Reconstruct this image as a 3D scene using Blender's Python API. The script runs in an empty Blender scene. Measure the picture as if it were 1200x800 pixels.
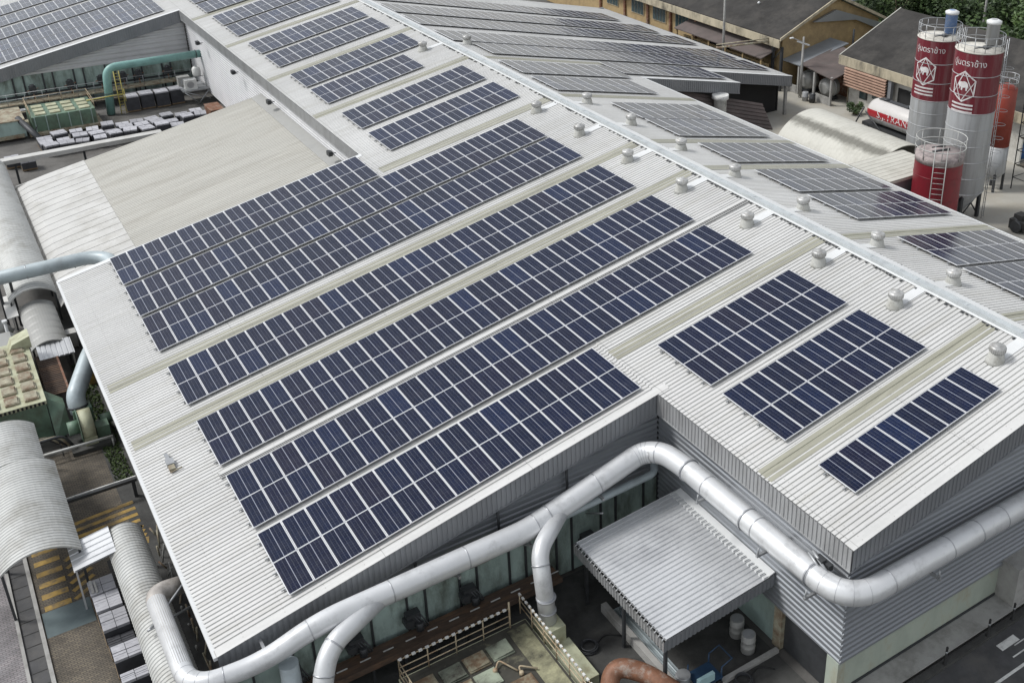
import bpy, math, random
from mathutils import Vector, Matrix
random.seed(7)
SC = bpy.context.scene
COL = SC.collection
R_ = math.radians

# ---------------------------------------------------------------- camera, world, sun, exposure
cam_d = bpy.data.cameras.new('camera')
cam = bpy.data.objects.new('camera', cam_d); COL.objects.link(cam)
cam_d.sensor_fit = 'HORIZONTAL'; cam_d.sensor_width = 36.0
cam_d.lens = 1255.8 / 1200 * 36
cam_d.shift_x = -(765.46 - 600) / 1200
cam_d.shift_y = -(400 - 273.0) / 1200
cam_d.clip_start = 0.5; cam_d.clip_end = 3000
FWD = Vector((0.52271813, 0.74108446, -0.42137819)).normalized()
RIGHT = Vector((0.8194291, -0.57311679, 0.00854933)); RIGHT = (RIGHT - FWD * RIGHT.dot(FWD)).normalized()
UP = RIGHT.cross(FWD).normalized()
M = Matrix((RIGHT, UP, -FWD)).transposed().to_4x4()
M.translation = Vector((-35.24, -81.917, 22.41 + 10.6))
cam.matrix_world = M
SC.camera = cam

SUN_DIR = Vector((-0.52, 0.38, 0.77)).normalized()      # towards the sun: hazy, high in the north-west
world = bpy.data.worlds.new('World'); SC.world = world; world.use_nodes = True
nt = world.node_tree; nt.nodes.clear()
wo = nt.nodes.new('ShaderNodeOutputWorld'); bg = nt.nodes.new('ShaderNodeBackground')
sky = nt.nodes.new('ShaderNodeTexSky'); sky.sky_type = 'NISHITA'; sky.sun_disc = False
sky.sun_elevation = math.asin(SUN_DIR.z); sky.sun_rotation = math.atan2(SUN_DIR.x, SUN_DIR.y)
sky.dust_density = 1.0; sky.air_density = 1.4; sky.ozone_density = 1.0
hsv = nt.nodes.new('ShaderNodeHueSaturation'); hsv.inputs['Saturation'].default_value = 0.22
nt.links.new(sky.outputs[0], hsv.inputs['Color']); nt.links.new(hsv.outputs[0], bg.inputs[0])
bg.inputs[1].default_value = 0.10
nt.links.new(bg.outputs[0], wo.inputs[0])
sun_d = bpy.data.lights.new('sun', 'SUN'); sun_d.energy = 1.5; sun_d.angle = R_(13); sun_d.color = (1, .985, .96)
sun = bpy.data.objects.new('sun', sun_d); COL.objects.link(sun)
sun.rotation_euler = SUN_DIR.to_track_quat('Z', 'Y').to_euler()
vs = SC.view_settings
vs.view_transform = 'Standard'; vs.look = 'None'; vs.gamma = 1.0; vs.exposure = 0.82; vs.use_curve_mapping = False
SC.render.engine = 'CYCLES'

# ---------------------------------------------------------------- materials
def _new(name):
    m = bpy.data.materials.new(name); m.use_nodes = True
    n = m.node_tree; b = n.nodes['Principled BSDF']
    return m, n, b
def lin(c):
    return tuple(c) + (1.0,)
def mat(name, base, rough=.6, metal=0., var=.12, scale=1.5, dirt=None, dirt_amt=.0, dirt_scale=.4, stretch=(1, 1, 1), bump=0., bump_scale=30., obj_var=0., spec=.5):
    """base colour with cloudy tone variation, optional stain colour and bump, in object coordinates"""
    m, n, b = _new(name)
    L = n.links
    tc = n.nodes.new('ShaderNodeTexCoord'); mp = n.nodes.new('ShaderNodeMapping'); mp.inputs['Scale'].default_value = stretch
    L.new(tc.outputs['Object'], mp.inputs['Vector'])
    nz = n.nodes.new('ShaderNodeTexNoise'); nz.inputs['Scale'].default_value = scale; nz.inputs['Detail'].default_value = 6; nz.inputs['Roughness'].default_value = .65
    L.new(mp.outputs[0], nz.inputs['Vector'])
    mr = n.nodes.new('ShaderNodeMapRange'); mr.inputs['From Min'].default_value = .3; mr.inputs['From Max'].default_value = .7
    mr.inputs['To Min'].default_value = 1 - var; mr.inputs['To Max'].default_value = 1 + var
    L.new(nz.outputs['Fac'], mr.inputs['Value'])
    mul = n.nodes.new('ShaderNodeVectorMath'); mul.operation = 'SCALE'; mul.inputs[0].default_value = base
    L.new(mr.outputs[0], mul.inputs['Scale'])
    out = mul.outputs[0]
    if dirt is not None:
        n2 = n.nodes.new('ShaderNodeTexNoise'); n2.inputs['Scale'].default_value = dirt_scale; n2.inputs['Detail'].default_value = 8; n2.inputs['Roughness'].default_value = .7
        L.new(mp.outputs[0], n2.inputs['Vector'])
        m2 = n.nodes.new('ShaderNodeMapRange'); m2.inputs['From Min'].default_value = .62 - dirt_amt * .35; m2.inputs['From Max'].default_value = .78 - dirt_amt * .2
        m2.clamp = True
        L.new(n2.outputs['Fac'], m2.inputs['Value'])
        mx = n.nodes.new('ShaderNodeMix'); mx.data_type = 'RGBA'
        L.new(m2.outputs[0], mx.inputs['Factor']); L.new(out, mx.inputs[6]); mx.inputs[7].default_value = lin(dirt)
        out = mx.outputs[2]
    if obj_var:
        oi = n.nodes.new('ShaderNodeObjectInfo'); m3 = n.nodes.new('ShaderNodeMapRange')
        m3.inputs['To Min'].default_value = 1 - obj_var; m3.inputs['To Max'].default_value = 1 + obj_var
        L.new(oi.outputs['Random'], m3.inputs['Value'])
        s2 = n.nodes.new('ShaderNodeVectorMath'); s2.operation = 'SCALE'
        L.new(out, s2.inputs[0]); L.new(m3.outputs[0], s2.inputs['Scale']); out = s2.outputs[0]
    L.new(out, b.inputs['Base Color'])
    b.inputs['Roughness'].default_value = rough; b.inputs['Metallic'].default_value = metal
    b.inputs['Specular IOR Level'].default_value = spec
    if bump:
        nb = n.nodes.new('ShaderNodeTexNoise'); nb.inputs['Scale'].default_value = bump_scale; nb.inputs['Detail'].default_value = 5
        L.new(tc.outputs['Object'], nb.inputs['Vector'])
        bp = n.nodes.new('ShaderNodeBump'); bp.inputs['Strength'].default_value = bump; bp.inputs['Distance'].default_value = .05
        L.new(nb.outputs['Fac'], bp.inputs['Height']); L.new(bp.outputs[0], b.inputs['Normal'])
    return m

MT = {}
def roof_mat():
    """white painted ribbed sheet: tone clouds, grime streaks down the slope, lap joints with painted shadow lines and screw rows"""
    m, n, b = _new('roof_white_sheet'); L = n.links
    tc = n.nodes.new('ShaderNodeTexCoord'); sx = n.nodes.new('ShaderNodeSeparateXYZ'); L.new(tc.outputs['Object'], sx.inputs[0]); X, Y = sx.outputs[0], sx.outputs[1]
    def M_(op, a, v=None):
        q = n.nodes.new('ShaderNodeMath'); q.operation = op
        for i, x in enumerate((a, v)):
            if x is None: continue
            if isinstance(x, (int, float)): q.inputs[i].default_value = x
            else: L.new(x, q.inputs[i])
        return q.outputs[0]
    def noise(scale, stretch, detail=6, rough=.65):
        mp = n.nodes.new('ShaderNodeMapping'); mp.inputs['Scale'].default_value = stretch; L.new(tc.outputs['Object'], mp.inputs['Vector'])
        z = n.nodes.new('ShaderNodeTexNoise'); z.inputs['Scale'].default_value = scale; z.inputs['Detail'].default_value = detail; z.inputs['Roughness'].default_value = rough; L.new(mp.outputs[0], z.inputs['Vector']); return z.outputs['Fac']
    def ramp(v, a, c, lo=0., hi=1.):
        r = n.nodes.new('ShaderNodeMapRange'); r.clamp = True; r.inputs['From Min'].default_value = a; r.inputs['From Max'].default_value = c; r.inputs['To Min'].default_value = lo; r.inputs['To Max'].default_value = hi; L.new(v, r.inputs['Value']); return r.outputs[0]
    tone = M_('MULTIPLY', ramp(noise(.11, (1, 1, 1), 4), .3, .7, .88, 1.08), ramp(noise(1.0, (.18, 4.4, .18), 5), .25, .75, .90, 1.06))
    tone = M_('MULTIPLY', tone, ramp(noise(7, (1, 1, 1), 4), .3, .7, .96, 1.04))
    sc = n.nodes.new('ShaderNodeVectorMath'); sc.operation = 'SCALE'; sc.inputs[0].default_value = (.555, .553, .54); L.new(tone, sc.inputs['Scale'])
    def mix(f, a, col):
        x = n.nodes.new('ShaderNodeMix'); x.data_type = 'RGBA'; L.new(f, x.inputs['Factor']); L.new(a, x.inputs[6]); x.inputs[7].default_value = lin(col); return x.outputs[2]
    o = mix(ramp(noise(.5, (.25, 3.2, .25), 9, .72), .50, .78, 0, .75), sc.outputs[0], (.40, .39, .35))
    o = mix(ramp(noise(2.2, (.5, 3, .5), 8, .8), .62, .78, 0, .7), o, (.25, .24, .21))
    lap = M_('LESS_THAN', M_('FRACT', M_('ADD', M_('DIVIDE', X, 6.3), 100.03)), .0045)  # thin dark line where sheets lap, its shadow put into the colour
    scr = M_('MULTIPLY', M_('LESS_THAN', M_('FRACT', M_('ADD', M_('DIVIDE', X, 1.52), 100.2)), .022), M_('LESS_THAN', M_('FRACT', M_('ADD', M_('DIVIDE', Y, .225), 400.1)), .22))
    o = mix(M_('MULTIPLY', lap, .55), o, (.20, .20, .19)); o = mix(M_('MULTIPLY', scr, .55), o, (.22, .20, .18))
    L.new(o, b.inputs['Base Color']); b.inputs['Roughness'].default_value = .45
    return m
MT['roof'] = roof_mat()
MT['roof_far'] = MT['roof']
MT['skylight'] = mat('skylight_fibreglass', (.305, .30, .24), .55, 0, .14, .8, (.22, .215, .17), .5, .9, (.4, 3, .4))
MT['cap_white'] = mat('white_flashing', (.62, .63, .63), .4, 0, .05, 1)
MT['tray_blue'] = mat('pale_blue_galvanised', (.47, .50, .51), .5, .15, .10, 2, (.36, .38, .39), .4, 1.2)
MT['low_roof'] = mat('cream_roof_sheet', (.43, .42, .38), .6, 0, .09, .3, (.34, .325, .285), .44, .35, (.3, 2.6, .3))
MT['low_white'] = mat('white_roof_sheet', (.49, .485, .465), .5, 0, .08, .5, (.38, .37, .34), .40, .6)
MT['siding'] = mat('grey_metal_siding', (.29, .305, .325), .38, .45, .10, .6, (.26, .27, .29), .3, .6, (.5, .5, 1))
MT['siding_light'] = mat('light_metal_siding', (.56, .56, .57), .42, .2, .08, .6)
MT['fascia'] = mat('grey_fascia_shaded_side', (.225, .235, .25), .42, .3, .10, .8, (.26, .265, .28), .35, .9, (1, 1, .3))  # darker tone for fascias not facing west: shade put into the colour
MT['fascia_lit'] = mat('grey_fascia_lit_side', (.35, .355, .36), .42, .3, .10, .8, (.25, .25, .25), .35, 1.0, (1, 1, .3))  # same fascia on west sides, lighter: the light is in the colour
MT['green_wall'] = mat('pale_green_wall_panel', (.33, .43, .40), .6, 0, .16, .9, (.20, .24, .21), .45, .7, (1, 1, .35))
MT['green_pale'] = mat('pale_green_wall_clean', (.33, .42, .39), .65, 0, .2, 1.2, (.085, .10, .08), .54, .8, (1, 1, .35))
MT['base_wall'] = mat('weathered_pale_green_concrete', (.36, .40, .34), .75, 0, .16, 1.0, (.26, .21, .13), .30, .5, (1, 1, .5))
MT['concrete'] = mat('grey_concrete', (.33, .325, .31), .85, 0, .18, .9, (.17, .165, .15), .42, .6, bump=.25)
MT['concrete_dark'] = mat('dark_mottled_concrete', (.055, .055, .052), .8, 0, .4, .7, (.022, .021, .02), .5, .5, bump=.3)
MT['asphalt'] = mat('dark_asphalt', (.062, .062, .064), .8, 0, .28, 1.2, (.10, .095, .09), .4, .5, bump=.3)
MT['ground'] = mat('yard_ground', (.125, .12, .112), .85, 0, .3, .35, (.07, .065, .058), .45, .25, bump=.3)
MT['road_pale'] = mat('pale_concrete_road', (.36, .345, .305), .85, 0, .12, .4, (.34, .31, .25), .4, .3)
MT['dark'] = mat('dark_interior', (.018, .018, .018), .9)
MT['duct'] = mat('silver_cladding', (.60, .61, .62), .40, .30, .06, 1.1, (.42, .425, .43), .26, 1.3, bump=.06, bump_scale=3.0)
MT['duct_band'] = mat('duct_seam_band', (.42, .43, .45), .4, .6, .1, 2)
MT['duct_dirty'] = mat('soot_stained_cladding', (.42, .39, .36), .5, .2, .25, 1.3, (.16, .14, .12), .55, .9)
MT['duct_blue'] = mat('pale_blue_pipe_paint', (.38, .435, .455), .45, .1, .10, 1.0, (.26, .29, .30), .35, .6)
MT['pipe_green'] = mat('green_pipe_paint', (.20, .37, .34), .45, 0, .12, 1.2, (.13, .24, .22), .35, .8)
MT['mach_green'] = mat('green_machine_paint', (.13, .20, .145), .55, 0, .2, 1.2, (.08, .09, .06), .4, .8)
MT['mach_pale'] = mat('pale_yellow_green_paint', (.42, .43, .30), .6, 0, .18, 2.0, (.25, .22, .13), .42, 1.2)
MT['rust'] = mat('rusty_brown_metal', (.20, .095, .055), .6, .2, .3, 3.0, (.34, .30, .26), .36, 2.5)
MT['rust_plate'] = mat('rust_stained_plates', (.33, .31, .23), .75, 0, .3, 2.5, (.15, .075, .04), .55, 1.8)
MT['cover_plate'] = mat('stained_green_cover_plate', (.30, .34, .26), .7, 0, .3, 2.2, (.05, .046, .036), .68, 1.1, obj_var=.3)
MT['plat_dark'] = mat('oily_platform_deck', (.040, .038, .030), .7, 0, .35, 1.4, (.26, .25, .16), .12, .5)
MT['path_oily'] = mat('oil_splashed_path', (.33, .32, .20), .7, 0, .25, 1.5, (.035, .033, .025), .72, .8)
MT['shed_cream'] = mat('cream_shed_sheet', (.52, .51, .455), .55, 0, .07, .5, (.40, .39, .34), .36, .6)
MT['walk_brown'] = mat('brown_walkway_boards', (.075, .050, .036), .8, 0, .35, 2.5, (.16, .09, .05), .4, 1.2, (.6, 3, 1))
MT['rail_tan'] = mat('tan_railing_paint', (.42, .35, .24), .6, 0, .2, 3, (.22, .12, .06), .4, 2)
MT['rail_yellow'] = mat('yellow_ladder_paint', (.50, .43, .12), .6, 0, .2, 3)
MT['steel'] = mat('galvanised_steel', (.38, .39, .40), .45, .6, .12, 3)
MT['steel_dark'] = mat('dark_steel', (.055, .058, .062), .55, .4, .2, 3)
MT['white_paint'] = mat('white_marking_paint', (.62, .62, .60), .7, 0, .15, 3, (.25, .25, .24), .35, 2.5)
MT['yellow_paint'] = mat('worn_yellow_paint', (.34, .22, .055), .75, 0, .3, 2.2, (.10, .085, .065), .52, 1.6)
MT['vault'] = mat('weathered_grey_white_sheet', (.45, .455, .44), .5, .1, .10, .7, (.30, .295, .27), .42, .6)
MT['vault_dark'] = mat('dull_grey_sheet', (.33, .33, .315), .5, .1, .1, .8, (.28, .28, .27), .4, .8)
MT['canopy'] = mat('galvanised_canopy_sheet', (.60, .61, .62), .36, .4, .07, .7, (.45, .46, .475), .34, .5)
MT['frame'] = mat('aluminium_panel_frame', (.66, .67, .69), .38, .25, .03, 1)
MT['vent_head'] = mat('vent_head_metal', (.47, .47, .46), .38, .4, .12, 5, (.30, .28, .25), .35, 3, obj_var=.15)
MT['vent_base'] = mat('vent_base_weathered', (.44, .44, .415), .6, .1, .14, 3, (.26, .255, .225), .42, 2)
MT['red'] = mat('dark_red_silo_paint', (.130, .0085, .018), .45, 0, .14, .7, (.17, .075, .08), .46, 1.0, (2.4, 2.4, .15))
MT['red_small'] = mat('red_tank_paint', (.18, .009, .018), .45, 0, .16, 1, (.11, .014, .018), .4, 1)
MT['orange_red'] = mat('orange_red_silo_paint', (.22, .032, .018), .5, 0, .15, 1)
MT['silo_grey'] = mat('grey_silo_paint', (.36, .37, .38), .5, .1, .10, .8, (.25, .25, .245), .45, 1.0, (2.2, 2.2, .16))
MT['deck'] = mat('dusty_silo_deck', (.55, .53, .48), .8, 0, .15, 1.5, (.36, .34, .30), .4, 1)
MT['deck_dark'] = mat('dusty_grey_red_deck', (.34, .29, .28), .8, 0, .25, 1.5, (.14, .12, .12), .45, 1.2)
MT['lettering'] = mat('white_lettering', (.60, .585, .58), .5, 0, .12, 3, (.38, .28, .28), .35, 1.6)
MT['blue_filter'] = mat('blue_filter_paint', (.13, .22, .42), .5, 0, .15, 2, (.34, .38, .45), .35, 3)
MT['brown_roof'] = mat('weathered_brown_tile_roof', (.045, .043, .041), .9, 0, .3, .5, (.075, .07, .064), .42, .35, (1, 1, 1), bump=.5, bump_scale=9, spec=.15)
MT['red_roof'] = mat('dull_red_roof', (.11, .088, .082), .85, 0, .2, .8, (.085, .075, .07), .4, .6)
MT['bluegrey_roof'] = mat('blue_grey_metal_roof', (.24, .26, .28), .5, .2, .12, .8)
MT['stain_fascia'] = mat('mould_stained_fascia', (.42, .37, .27), .85, 0, .15, 1.0, (.10, .09, .07), .46, .8, (1, 1, .35))
MT['yellow_brick'] = mat('yellow_brick_wall', (.37, .27, .14), .85, 0, .15, 1.5, (.25, .18, .10), .38, 1)
MT['white_wall'] = mat('white_washed_wall', (.58, .57, .53), .8, 0, .1, 1, (.36, .34, .30), .38, 1)
MT['louvre'] = mat('brown_louvre_blade', (.36, .23, .17), .7, 0, .2, 2)
MT['glass'] = mat('dark_window_glass', (.05, .075, .08), .12, 0, .2, 2)
MT['block'] = mat('grey_white_wrapped_blocks', (.40, .40, .425), .6, 0, .2, 1.6, (.24, .24, .26), .42, 1.8, obj_var=.22)
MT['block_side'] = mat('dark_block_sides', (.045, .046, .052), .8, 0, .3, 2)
MT['block_pink'] = mat('pinkish_block', (.45, .37, .35), .8, 0, .15, 2)
MT['wood'] = mat('pallet_wood', (.24, .17, .10), .8, 0, .25, 3)
MT['ac'] = mat('air_conditioner_white', (.62, .62, .60), .5, 0, .06, 3)
MT['truck_red'] = mat('truck_red_paint', (.30, .018, .025), .35, 0, .08, 1)
MT['truck_white'] = mat('truck_white_paint', (.52, .50, .48), .35, 0, .06, 1)
MT['rubber'] = mat('black_rubber', (.02, .02, .02), .8)
MT['blue_drum'] = mat('blue_plastic', (.03, .10, .26), .45, 0, .15, 2)
MT['cyan_panel'] = mat('pale_cyan_panel', (.33, .48, .50), .5, 0, .1, 2)
MT['steel_blue'] = mat('dark_blue_frame_paint', (.02, .05, .10), .5, 0, .2, 3)
MT['plate_rusty'] = mat('rust_brown_cover_plate', (.13, .085, .05), .8, 0, .35, 2.4, (.32, .33, .24), .5, 1.0)
MT['plate_cream'] = mat('chalky_cover_plate', (.46, .46, .36), .75, 0, .25, 2.4, (.07, .06, .045), .6, 1.1)
MT['bark'] = mat('tree_bark', (.10, .075, .05), .9, 0, .3, 3)
MT['grass'] = mat('grass_green', (.055, .085, .025), .9, 0, .4, 3)

def paving(name, c1, c2, scale, mortar):
    m, n, b = _new(name); L = n.links
    tc = n.nodes.new('ShaderNodeTexCoord')
    br = n.nodes.new('ShaderNodeTexBrick'); br.inputs['Scale'].default_value = scale
    br.inputs['Color1'].default_value = lin(c1); br.inputs['Color2'].default_value = lin(c2); br.inputs['Mortar'].default_value = lin(mortar)
    br.inputs['Mortar Size'].default_value = .035; br.inputs['Bias'].default_value = 0.1
    L.new(tc.outputs['Object'], br.inputs['Vector'])
    nz = n.nodes.new('ShaderNodeTexNoise'); nz.inputs['Scale'].default_value = .55; nz.inputs['Detail'].default_value = 8
    L.new(tc.outputs['Object'], nz.inputs['Vector'])
    mr = n.nodes.new('ShaderNodeMapRange'); mr.inputs['From Min'].default_value = .35; mr.inputs['From Max'].default_value = .65; mr.inputs['To Min'].default_value = .55; mr.inputs['To Max'].default_value = 1.2
    L.new(nz.outputs['Fac'], mr.inputs['Value'])
    sc = n.nodes.new('ShaderNodeVectorMath'); sc.operation = 'SCALE'
    L.new(br.outputs['Color'], sc.inputs[0]); L.new(mr.outputs[0], sc.inputs['Scale']); L.new(sc.outputs[0], b.inputs['Base Color'])
    b.inputs['Roughness'].default_value = .85
    return m
MT['paver'] = paving('pinkish_grey_pavers', (.27, .245, .25), (.21, .20, .205), 2.2, (.13, .12, .12))
MT['paver_brown'] = paving('brown_grey_pavers', (.15, .125, .092), (.10, .085, .066), 2.4, (.05, .045, .038))

def panel_glass():
    """polycrystalline cells: 6 x 12, white gaps, wide gap down the middle, fine busbars; tone differs per panel and per cell"""
    m, n, b = _new('solar_cell_glass'); L = n.links
    def math_(op, a, v=None):
        q = n.nodes.new('ShaderNodeMath'); q.operation = op
        for i, s in enumerate((a, v)):
            if s is None: continue
            if isinstance(s, (int, float)): q.inputs[i].default_value = s
            else: L.new(s, q.inputs[i])
        return q.outputs[0]
    tc = n.nodes.new('ShaderNodeTexCoord'); sx = n.nodes.new('ShaderNodeSeparateXYZ'); L.new(tc.outputs['Object'], sx.inputs[0])
    X, Y = sx.outputs[0], sx.outputs[1]
    def line(coord, pitch, width, off=0.):
        f = math_('FRACT', math_('ADD', math_('DIVIDE', coord, pitch), 100.0 + off))
        d = math_('ABSOLUTE', math_('SUBTRACT', f, .5))
        return math_('GREATER_THAN', d, .5 - width / pitch / 2)
    cx = line(X, .1535, .006); cy = line(Y, .156, .004)
    mid = math_('LESS_THAN', math_('ABSOLUTE', X), .011)
    bus = line(X, .0512, .0028, .5)
    oi = n.nodes.new('ShaderNodeObjectInfo')
    ramp = n.nodes.new('ShaderNodeValToRGB'); e = ramp.color_ramp.elements
    e[0].position = 0; e[0].color = (.0035, .0085, .032, 1); e[1].position = 1; e[1].color = (.0045, .0135, .052, 1)
    for p, c in ((.22, (.0040, .0080, .028)), (.45, (.0040, .0095, .038)), (.62, (.0075, .0085, .028)), (.78, (.0038, .0080, .029)), (.90, (.0042, .0110, .042))):
        q = e.new(p); q.color = lin(c)
    L.new(oi.outputs['Random'], ramp.inputs[0])
    wn = n.nodes.new('ShaderNodeTexVoronoi'); wn.inputs['Scale'].default_value = 9; L.new(tc.outputs['Object'], wn.inputs['Vector'])
    mr = n.nodes.new('ShaderNodeMapRange'); mr.inputs['To Min'].default_value = .85; mr.inputs['To Max'].default_value = 1.2
    sc2 = n.nodes.new('ShaderNodeSeparateXYZ'); L.new(wn.outputs['Color'], sc2.inputs[0]); L.new(sc2.outputs[0], mr.inputs['Value'])
    s = n.nodes.new('ShaderNodeVectorMath'); s.operation = 'SCALE'; L.new(ramp.outputs[0], s.inputs[0]); L.new(mr.outputs[0], s.inputs['Scale'])
    def mix(fac, a, col, amt):
        x = n.nodes.new('ShaderNodeMix'); x.data_type = 'RGBA'; L.new(math_('MULTIPLY', fac, amt), x.inputs['Factor']); L.new(a, x.inputs[6]); x.inputs[7].default_value = lin(col); return x.outputs[2]
    s0 = n.nodes.new('ShaderNodeVectorMath'); s0.operation = 'SCALE'; L.new(s.outputs[0], s0.inputs[0]); s0.inputs['Scale'].default_value = .78
    o = mix(bus, s0.outputs[0], (.17, .19, .27), .32)
    o = mix(cy, o, (.30, .32, .38), .18)
    o = mix(cx, o, (.30, .32, .38), .40)
    o = mix(mid, o, (.46, .49, .57), .62)
    dn = n.nodes.new('ShaderNodeTexNoise'); dn.inputs['Scale'].default_value = 1.3; dn.inputs['Detail'].default_value = 6; L.new(tc.outputs['Object'], dn.inputs['Vector'])
    dm = n.nodes.new('ShaderNodeMapRange'); dm.inputs['From Min'].default_value = .45; dm.inputs['From Max'].default_value = .8; dm.inputs['To Max'].default_value = .035
    L.new(dn.outputs['Fac'], dm.inputs['Value'])
    o2 = n.nodes.new('ShaderNodeMix'); o2.data_type = 'RGBA'; L.new(dm.outputs[0], o2.inputs['Factor']); L.new(o, o2.inputs[6]); o2.inputs[7].default_value = (.35, .34, .32, 1)
    eg = n.nodes.new('ShaderNodeMapRange'); eg.clamp = True; eg.inputs['From Min'].default_value = -.36; eg.inputs['From Max'].default_value = -.46; eg.inputs['To Max'].default_value = .22
    L.new(math_('ADD', X, math_('MULTIPLY', dn.outputs['Fac'], .06)), eg.inputs['Value'])
    o3 = n.nodes.new('ShaderNodeMix'); o3.data_type = 'RGBA'; L.new(eg.outputs[0], o3.inputs['Factor']); L.new(o2.outputs[2], o3.inputs[6]); o3.inputs[7].default_value = (.20, .19, .17, 1)
    L.new(o3.outputs[2], b.inputs['Base Color'])
    b.inputs['Roughness'].default_value = .13; b.inputs['Specular IOR Level'].default_value = .19
    return m
MT['cells'] = panel_glass()

def leaves(name, c1, c2):
    m, n, b = _new(name); L = n.links
    tc = n.nodes.new('ShaderNodeTexCoord'); nz = n.nodes.new('ShaderNodeTexNoise'); nz.inputs['Scale'].default_value = .6; nz.inputs['Detail'].default_value = 4
    L.new(tc.outputs['Object'], nz.inputs['Vector'])
    r = n.nodes.new('ShaderNodeValToRGB'); r.color_ramp.elements[0].position = .35; r.color_ramp.elements[1].position = .68
    r.color_ramp.elements[0].color = lin(c1); r.color_ramp.elements[1].color = lin(c2)
    L.new(nz.outputs['Fac'], r.inputs[0]); L.new(r.outputs[0], b.inputs['Base Color']); b.inputs['Roughness'].default_value = .6
    return m
MT['leaf'] = leaves('broad_leaf_green', (.012, .028, .009), (.075, .125, .034))
MT['leaf2'] = leaves('bright_leaf_green', (.035, .07, .016), (.09, .145, .035))

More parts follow.
